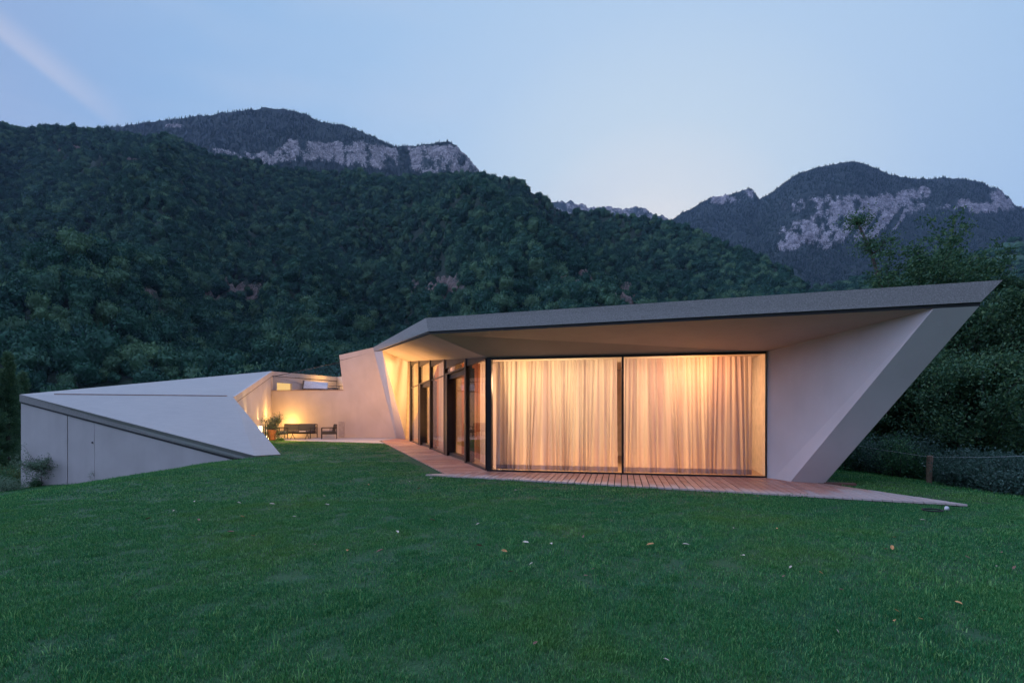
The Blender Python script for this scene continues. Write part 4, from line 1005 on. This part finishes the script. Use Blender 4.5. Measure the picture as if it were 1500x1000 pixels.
# shrubs
def shrub(px, D, h, w, seed, n_, label, mat='shrub', L=.055, W=.03, group=None, base=None, name='shrub', cat='shrub', stems=16, lean=.5):
    x, z = ((px-750)/F*D, None) if base is None else (base[0], base[2]); y = D if base is None else base[1]
    z = gzf(x, y) if z is None else z
    t = thing(name, label, cat, (x, y, z), 0, group); r = np.random.default_rng(seed); m = MB(); P_ = []; D_ = []
    for k in range(stems):
        a = r.random()*6.283; o_ = r.random()**.5*w*.35; p = np.array([math.cos(a)*o_, math.sin(a)*o_, -.05]); q = np.array([math.cos(a)*lean*r.random(), math.sin(a)*lean*r.random(), 1.0]); q /= np.linalg.norm(q)
        Ls = h*(.55+.5*r.random()); pts = [tuple(p)]
        for j in range(6):
            q = q+r.normal(size=3)*.12; q /= np.linalg.norm(q); p = p+q*Ls/6; pts.append(tuple(p))
            if j > 0: P_.append(p.copy()); D_.append(q.copy())
        m.tube(pts, [.012*(1-.12*j) for j in range(7)], 4)
    m.build('stems', M['bark'], t)
    i = r.integers(0, len(P_), n_); c_ = np.array(P_)[i] + r.normal(size=(n_, 3))*np.array([w*.13, w*.13, h*.09]); c_[:, 2] = np.abs(c_[:, 2])
    v, f = leafquads(c_, np.array([0, 0, 1.0]), L*(.7+.6*r.random(n_)), W*(.7+.6*r.random(n_)), r, np.array(D_)[i]*.8)
    obj('leaves', mesh('leaves', v, f), M[mat], t); return t
GS = 'shrubs growing along the wire fence'
sh_spots = [(1238, 14.5, .9, 1.3, 'shrub_green', 'low green shrub at the foot of the buttress'),
 (1268, 14.0, 1.1, 1.3, 'shrub', 'blue green shrub second from the buttress'), (1296, 13.4, 1.15, 1.3, 'shrub', 'upright blue green shrub left of the fence post'),
 (1328, 12.9, 1.0, 1.2, 'shrub_green', 'leafy green shrub touching the fence post on its left'), (1352, 13.0, .95, 1.1, 'shrub', 'bluish shrub growing right behind the fence post'),
 (1398, 12.2, .85, 1.1, 'shrub', 'silvery shrub touching the fence post on its right'), (1424, 11.0, .85, 1.2, 'shrub', 'taller silvery shrub in the gap right of the post'),
 (1452, 10.6, .8, 1.1, 'shrub', 'silvery shrub at the far end of the fence wire'), (1485, 10.0, .75, 1.2, 'shrub', 'spreading silvery shrub at the right edge of the photo'),
 (1530, 9.6, .8, 1.3, 'shrub', 'silvery shrub cut off by the right edge'), (1315, 14.6, 1.3, 1.4, 'shrub_green', 'taller weedy green shrub behind the fence wire'),
 (1470, 12.2, .9, 1.5, 'shrub', 'dark shrub in the second row behind the silvery ones')]
for i, (px, D, h, w, mt, lb) in enumerate(sh_spots): shrub(px, D, h, w, 200+i, 5200, lb, mt, group=GS)
# small plants by the garage wall
def gp(px, py):   # on the sloping lawn in front of the garage wall
    for s in np.linspace(10, 22, 600):
        x = (px-750)/F*s
        if CAMZ-(py-HY)/F*s <= gzf(x, s): return (x, s-.15, gzf(x, s-.15))
    return ((px-750)/F*19, 18.8, gzf((px-750)/F*19, 18.8))
b = gp(66, 711)
ot = tree(b, 1.0, 1.05, .02, 71, M['olive'], 4200, .075, .024, 'olive_sapling', 'small young olive tree with a rounded crown against the garage wall', 'tree', first=.6, nb=6, lsig=.07, up_=.0)
shrub(0, 0, .35, .5, 72, 900, 'low grassy tuft at the foot of the young olive tree', 'shrub_green', L=.14, W=.012, base=(b[0]-.02, b[1]-.1, b[2]), name='grass_tuft', cat='plant', stems=8)
b2 = gp(144, 705); shrub(0, 0, .55, .3, 73, 500, 'narrow upright herb against the garage wall right of the door', 'olive', L=.05, W=.012, base=b2, name='herb', cat='plant', stems=7, lean=.25, group='herbs by the garage wall')
b2 = gp(182, 699.5); shrub(0, 0, .30, .6, 74, 500, 'low dark herb against the garage wall, farther from the door', 'olive', L=.05, W=.012, base=b2, name='herb', cat='plant', stems=8, lean=.8, group='herbs by the garage wall')
b3 = gp(58, 708.5)
m = MB(); m.hexa([(-.22, 0, 0), (.22, 0, 0), (.22, .3, 0), (-.22, .3, 0)], [(-.28, -.02, .16), (.24, -.02, .30), (.24, .32, .30), (-.28, .32, .16)]); o = m.build('planter', M['white_pot'], None, bevel=.03, loc=(b3[0], b3[1]+.1, b3[2])); tag(o, 'slanted white planter behind the trunk of the young olive tree', 'planter')
b4 = gp(53, 709); m = MB(); m.tube([(0, 0, -.1), (0, 0, .55)], .018, 6); o = m.build('plant_stake', M['copper'], None, loc=b4); tag(o, 'thin brown stake in the grass left of the young olive tree', 'stake')
for i, (px, py, D, h, mt, lb) in enumerate(((6, 718, 22, .9, 'leaf_yellow', 'yellow green bush at the left edge below the conifers'), (20, 716, 23, 1.0, 'shrub_green', 'green bush between the left edge and the garage corner'), (-14, 722, 20, .9, 'shrub_green', 'green bush cut off by the left edge'), (2, 735, 18.5, .5, 'olive', 'low weeds below the yellow green bush'))):
    shrub(px, D, h, 1.3, 300+i, 3000, lb, mt, group='bushes below the conifers', L=.07)
# potted plants on the courtyard side
def pot(x, y, r1, h, name, label, mat):
    m = MB(); n = 20; prof = [(r1*.72, 0), (r1, h*.92), (r1*1.06, h*.92), (r1*1.06, h), (r1*.92, h), (r1*.85, h*.85)]
    vs = [(q*math.cos(2*math.pi*k/n), q*math.sin(2*math.pi*k/n), z) for q, z in prof for k in range(n)]
    fs = [(i*n+k, i*n+(k+1) % n, (i+1)*n+(k+1) % n, (i+1)*n+k) for i in range(len(prof)-1) for k in range(n)] + [tuple(range(n-1, -1, -1)), tuple((len(prof)-1)*n+k for k in range(n))]
    m.add(vs, fs); o = m.build(name, mat, None, loc=(x, y, 0)); return tag(o, label, 'pot')
x, y = (398.5-750)/F*27.6, 27.6
pot(x, y, .22, .55, 'plant_pot', 'tall terracotta pot glowing orange at the edge of the terrace', M['terracotta'])
tree((x, y, .45), .75, .85, .03, 81, M['olive'], 1500, .10, .022, 'potted_olive', 'small olive tree in the terracotta pot with an airy crown', 'tree', first=.5, nb=5, lsig=.09, up_=.15)
shrub(0, 0, .8, .9, 82, 900, 'round leafy bush between the terracotta pot and the armchair', 'olive', L=.08, W=.02, base=(-12.95, 27.75, -.02), stems=12)
shrub(0, 0, .22, .5, 83, 500, 'tiny ground plant at the foot of the terracotta pot', 'shrub_green', base=(-12.35, 27.2, -.02), stems=8, lean=.9)

# ------------------------------------------------------------------ fence
fe = thing('wire_fence', 'wire strung between rough wooden posts along the shrubs', 'fence')
fpts = [((1180-750)/F*16.5, 16.5), ((1361-750)/F*11.2, 11.2), ((1640-750)/F*7.6, 7.6)]
tops = []
for x, y in fpts:
    z = gzf(x, y); m = MB(); zt_ = CAMZ-(667-HY)/F*y if y == 11.2 else z+1.0
    m.tube([(x, y, z-.2), (x, y, z+.3), (x+.02, y, zt_-.02), (x+.02, y, zt_)], [.055, .055, .06, .052], 10); m.build('post', simple('fence_wood', (.26, .17, .12), .9, .3, 12) if 'fw' not in M else M['fw'], fe); tops.append((x+.02, y, zt_-.03))
m = MB()
for a, b in zip(tops[:-1], tops[1:]):
    for dz in (0,):
        m.tube([mv(lerp3(a, b, k/8), (0, 0, dz-.05*math.sin(math.pi*k/8))) for k in range(9)], .0026, 5)
m.build('wire', simple('galvanised_wire', (.45, .48, .50), .4), fe)
# plank lying behind the deck, little drain ring and round stone on the lawn
x, y, _ = PG(1232, 708.5, -.0); m = MB(); m.box((-.28, -.06, 0), (.28, .06, .05)); o = m.build('loose_plank', simple('old_plank', (.16, .07, .05), .8), None, loc=(x, y+.05, -.03)); o.rotation_euler = (0, 0, R(-15)); tag(o, 'short reddish plank lying on the grass behind the deck end', 'plank')
x, y, _ = PG(1387, 746.5, -.03); m = MB(); m.tube([(0, 0, -.02), (0, 0, .015), (0, 0, .035)], [.032, .030, .016], 16); o = m.build('sprinkler_cap', M['white_pot'], None, smooth=True, loc=(x, y, -.01)); tag(o, 'small round white sprinkler cap in the lawn by the deck tip', 'cap')
x, y, _ = PG(1366, 749.5, -.03)
m = MB(); m.tube([(math.cos(k*.314)*.13, math.sin(k*.314)*.10, .0) for k in range(21)], .012, 6); o = m.build('drain_ring', M['black'], None, loc=(x, y, 0.0)); tag(o, 'dark drain ring in the lawn beside the round white cap', 'drain')

# ------------------------------------------------------------------ fallen leaves
lm_ = {'pale': simple('dry_leaf_pale', (.62, .52, .42), .7, .15, 30), 'orange': simple('dry_leaf_orange', (.55, .26, .10), .7, .2, 30), 'brown': simple('dry_leaf_brown', (.25, .13, .09), .7, .2, 30)}
def leafmesh(mat):
    vs = [(-.05, 0, 0), (-.02, .022, .012), (.025, .018, .014), (.055, 0, .004), (.025, -.018, .016), (-.02, -.022, .010), (0, 0, -.002)]
    me = mesh('leaf', vs, [(0, 6, 1), (1, 6, 2), (2, 6, 3), (3, 6, 4), (4, 6, 5), (5, 6, 0)]); me.materials.append(mat); return me
lms = {k: leafmesh(v) for k, v in lm_.items()}
spots = [(255, 752, 'pale'), (217, 764, 'brown'), (285, 738, 'pale'), (350, 740, 'pale'), (399, 742, 'pale'), (475, 730, 'pale'), (479, 743, 'pale'), (431, 761, 'pale'), (371, 790, 'orange'), (461, 803, 'brown'), (338, 784, 'brown'), (355, 761, 'orange'),
 (291, 766, 'brown'), (600, 708, 'pale'), (631, 703, 'pale'), (649, 703, 'pale'), (540, 713, 'orange'), (561, 721, 'brown'), (613, 719, 'brown'), (726, 709, 'pale'), (769, 709, 'pale'), (756, 721, 'pale'), (633, 766, 'brown'), (582, 784, 'pale'), (700, 772, 'pale'),
 (739, 813, 'orange'), (702, 805, 'brown'), (510, 812, 'orange'), (556, 813, 'brown'), (770, 800, 'pale'), (807, 802, 'pale'), (855, 791, 'brown'), (778, 832, 'pale'), (858, 850, 'brown'), (748, 844, 'brown'), (953, 803, 'orange'), (869, 840, 'brown'), (1088, 820, 'pale'),
 (1076, 779, 'pale'), (1138, 779, 'orange'), (1110, 730, 'brown'), (1158, 837, 'pale'), (1203, 846, 'orange'), (1148, 851, 'brown'), (1113, 878, 'pale'), (1232, 871, 'brown'), (1310, 792, 'orange'), (1298, 810, 'brown'), (1307, 808, 'orange'), (1352, 766, 'pale'),
 (1368, 836, 'orange'), (1404, 891, 'orange'), (1314, 903, 'orange'), (1348, 915, 'orange'), (1311, 918, 'orange'), (1441, 903, 'brown'), (1460, 836, 'pale'), (1417, 822, 'brown'), (1467, 815, 'brown'), (1486, 838, 'brown'), (1005, 803, 'pale'), (784, 952, 'brown'), (976, 977, 'pale'), (1227, 934, 'pale')]
kinds = {'pale': 'small pale dry leaf lying on the dark lawn', 'orange': 'small orange fallen leaf lying on the dark lawn', 'brown': 'small brown fallen leaf lying on the dark lawn'}
for i, (px, py, kd) in enumerate(spots):
    x = y = 0
    D = (CAMZ+.02)*F/(py-HY)
    for _ in range(6): D = (CAMZ-gzf((px-750)/F*D, D))*F/(py-HY)
    x = (px-750)/F*D; o = bpy.data.objects.new('fallen_leaf', lms[kd]); col.objects.link(o); o.location = (x, D, gzf(x, D)+.045)
    o.rotation_euler = (rng.normal()*.3, rng.normal()*.3, rng.random()*6.28); s = (.45+.5*rng.random())*(.55 if D < 5 else .95); o.scale = (s, s, s)
    tag(o, kinds[kd], 'leaf', kd + ' fallen leaves on the lawn')

# ------------------------------------------------------------------ grass
t = NT('grass_blades'); pos = t.n('ShaderNodeNewGeometry').outputs['Position']; c = lawncol(t, pos)
rnd = t.n('ShaderNodeNewGeometry').outputs['Random Per Island']
c = t.mix(t.math('MULTIPLY', t.ramp(rnd, [(.72, (0, 0, 0)), (1, (1, 1, 1))]), .9), c, (.32, .55, .18))
c = t.mix(t.math('MULTIPLY', t.ramp(rnd, [(.0, (1, 1, 1)), (.4, (0, 0, 0))]), .75), c, (.012, .055, .024))
d = t.n('ShaderNodeBsdfDiffuse', {'Color': c}); tr = t.n('ShaderNodeBsdfTranslucent', {'Color': c}); gl = t.n('ShaderNodeBsdfGlossy', {'Roughness': .35, 'Color': (.5, .6, .6, 1)})
m1 = t.n('ShaderNodeMixShader', {0: .25}); m2 = t.n('ShaderNodeMixShader', {0: .02})
t.t.links.new(d.outputs[0], m1.inputs[1]); t.t.links.new(tr.outputs[0], m1.inputs[2]); t.t.links.new(m1.outputs[0], m2.inputs[1]); t.t.links.new(gl.outputs[0], m2.inputs[2]); t.t.links.new(m2.outputs[0], t.out.inputs[0]); M['grass'] = t.m
def grass_src(k, nb_, rad, h, wd, mat):
    r = np.random.default_rng(500+k); b = np.stack([*(rad*np.sqrt(r.random(nb_))*np.array([np.cos(a := r.random(nb_)*6.283), np.sin(a)])), np.zeros(nb_)], -1)
    hh = h*(.5+.7*r.random(nb_)); az = r.random(nb_)*6.283; ln = hh*(.15+.55*r.random(nb_)); d_ = np.stack([np.cos(az), np.sin(az), 0*az], -1)
    s_ = np.stack([-np.sin(az), np.cos(az), 0*az], -1)*(wd/2*(.7+.6*r.random(nb_)))[:, None]
    m_ = b + d_*ln[:, None]*.35; m_[:, 2] = hh*.6; tp = b + d_*ln[:, None]; tp[:, 2] = hh
    v = np.stack([b-s_, b+s_, m_+s_*.8, m_-s_*.8, tp], 1).reshape(-1, 3); o_ = np.arange(nb_)*5
    f = [(i, i+1, i+2, i+3) for i in o_] + [(i+3, i+2, i+4) for i in o_]
    return src('grass_tuft_shape', mesh('tuft', v, f), mat)
gs = [grass_src(0, 150, .13, .033, .0030, M['grass']), grass_src(1, 150, .13, .040, .0034, M['grass']), grass_src(2, 90, .22, .036, .006, M['grass']), grass_src(3, 80, .30, .036, .010, M['grass']), grass_src(4, 14, .05, .085, .006, M['grass'])]
def inpoly(x, y, poly):
    c_ = np.zeros(len(x), bool); n_ = len(poly)
    for i in range(n_):
        x0, y0 = poly[i][:2]; x1, y1 = poly[(i+1) % n_][:2]
        cond = ((y0 > y) != (y1 > y)) & (x < (x1-x0)*(y-y0)/(y1-y0+1e-12)+x0); c_ ^= cond
    return c_
block = [[DA, DT, PG(1214, 708.5)[:2], (6.6, 10.3), (9.4, 22), (-4, 36), (-10, 36), (-14.5, 31), (-13.6, 28.3), (-12.6, 27.5), DB],
         [(wing_P0[0], 20), (P4b[0], P4b[1]), P3[:2], (-8.2, 18.0), (-11.9, 22.1), (-14.5, 31), (-17, 31)]]
GPt = []; GS_ = []; GI = []
for (d0, d1, dens, ks) in ((.9, 4.2, 130, (0, 1)), (4.2, 8.5, 75, (0, 1, 2)), (8.5, 15, 34, (2, 2, 3)), (15, 30, 13, (3,))):
    W_ = d1*1.15+6; n_ = int(dens*2*W_*(d1-d0)); x = (rng.random(n_)*2-1)*W_; y = d0+(d1-d0)*rng.random(n_)
    k = (np.abs(x) < y*1.15+6)
    for b_ in block: k &= ~inpoly(x, y, b_)
    x, y = x[k], y[k]; GPt.append(np.stack([x, y, gz(x, y)-.004], -1)); GI.append(np.array(ks)[rng.integers(0, len(ks), len(x))]); GS_.append(.75+.5*rng.random(len(x)) + .35*(fbm(x*1.3, y*1.3, 3, 91)-.45))
n_ = 900; x = (rng.random(n_)*2-1)*7; y = 1.5+5.5*rng.random(n_); kk = fbm(x*.8, y*.8, 3, 17) > .5; x, y = x[kk], y[kk]
GPt.append(np.stack([x, y, gz(x, y)], -1)); GI.append(np.full(len(x), 4)); GS_.append(.7+.6*rng.random(len(x)))
GPt = np.vstack(GPt); GI = np.concatenate(GI); GS_ = np.concatenate(GS_)
rot = np.stack([.05*rng.normal(size=len(GI)), .05*rng.normal(size=len(GI)), rng.random(len(GI))*6.283], -1)
instancer('grass', GPt, np.stack([GS_*0+1, GS_*0+1, GS_*.8], -1), rot, GI, gs, label='short dark green mown lawn grass in front of the house', cat='grass')
print('GRASS', len(GI))

# ------------------------------------------------------------------ haze
HAZE = 0.00005
m = MB(); m.box((-4700, -2400, -30), (4700, 5400, 1900))
t = NT('haze_air'); pv = t.n('ShaderNodeVolumePrincipled', {'Color': (.48, .66, 1.0, 1), 'Density': HAZE, 'Anisotropy': 0.0}); t.t.links.new(pv.outputs[0], t.out.inputs['Volume'])
hz = m.build('haze', t.m); tag(hz, kind='stuff')
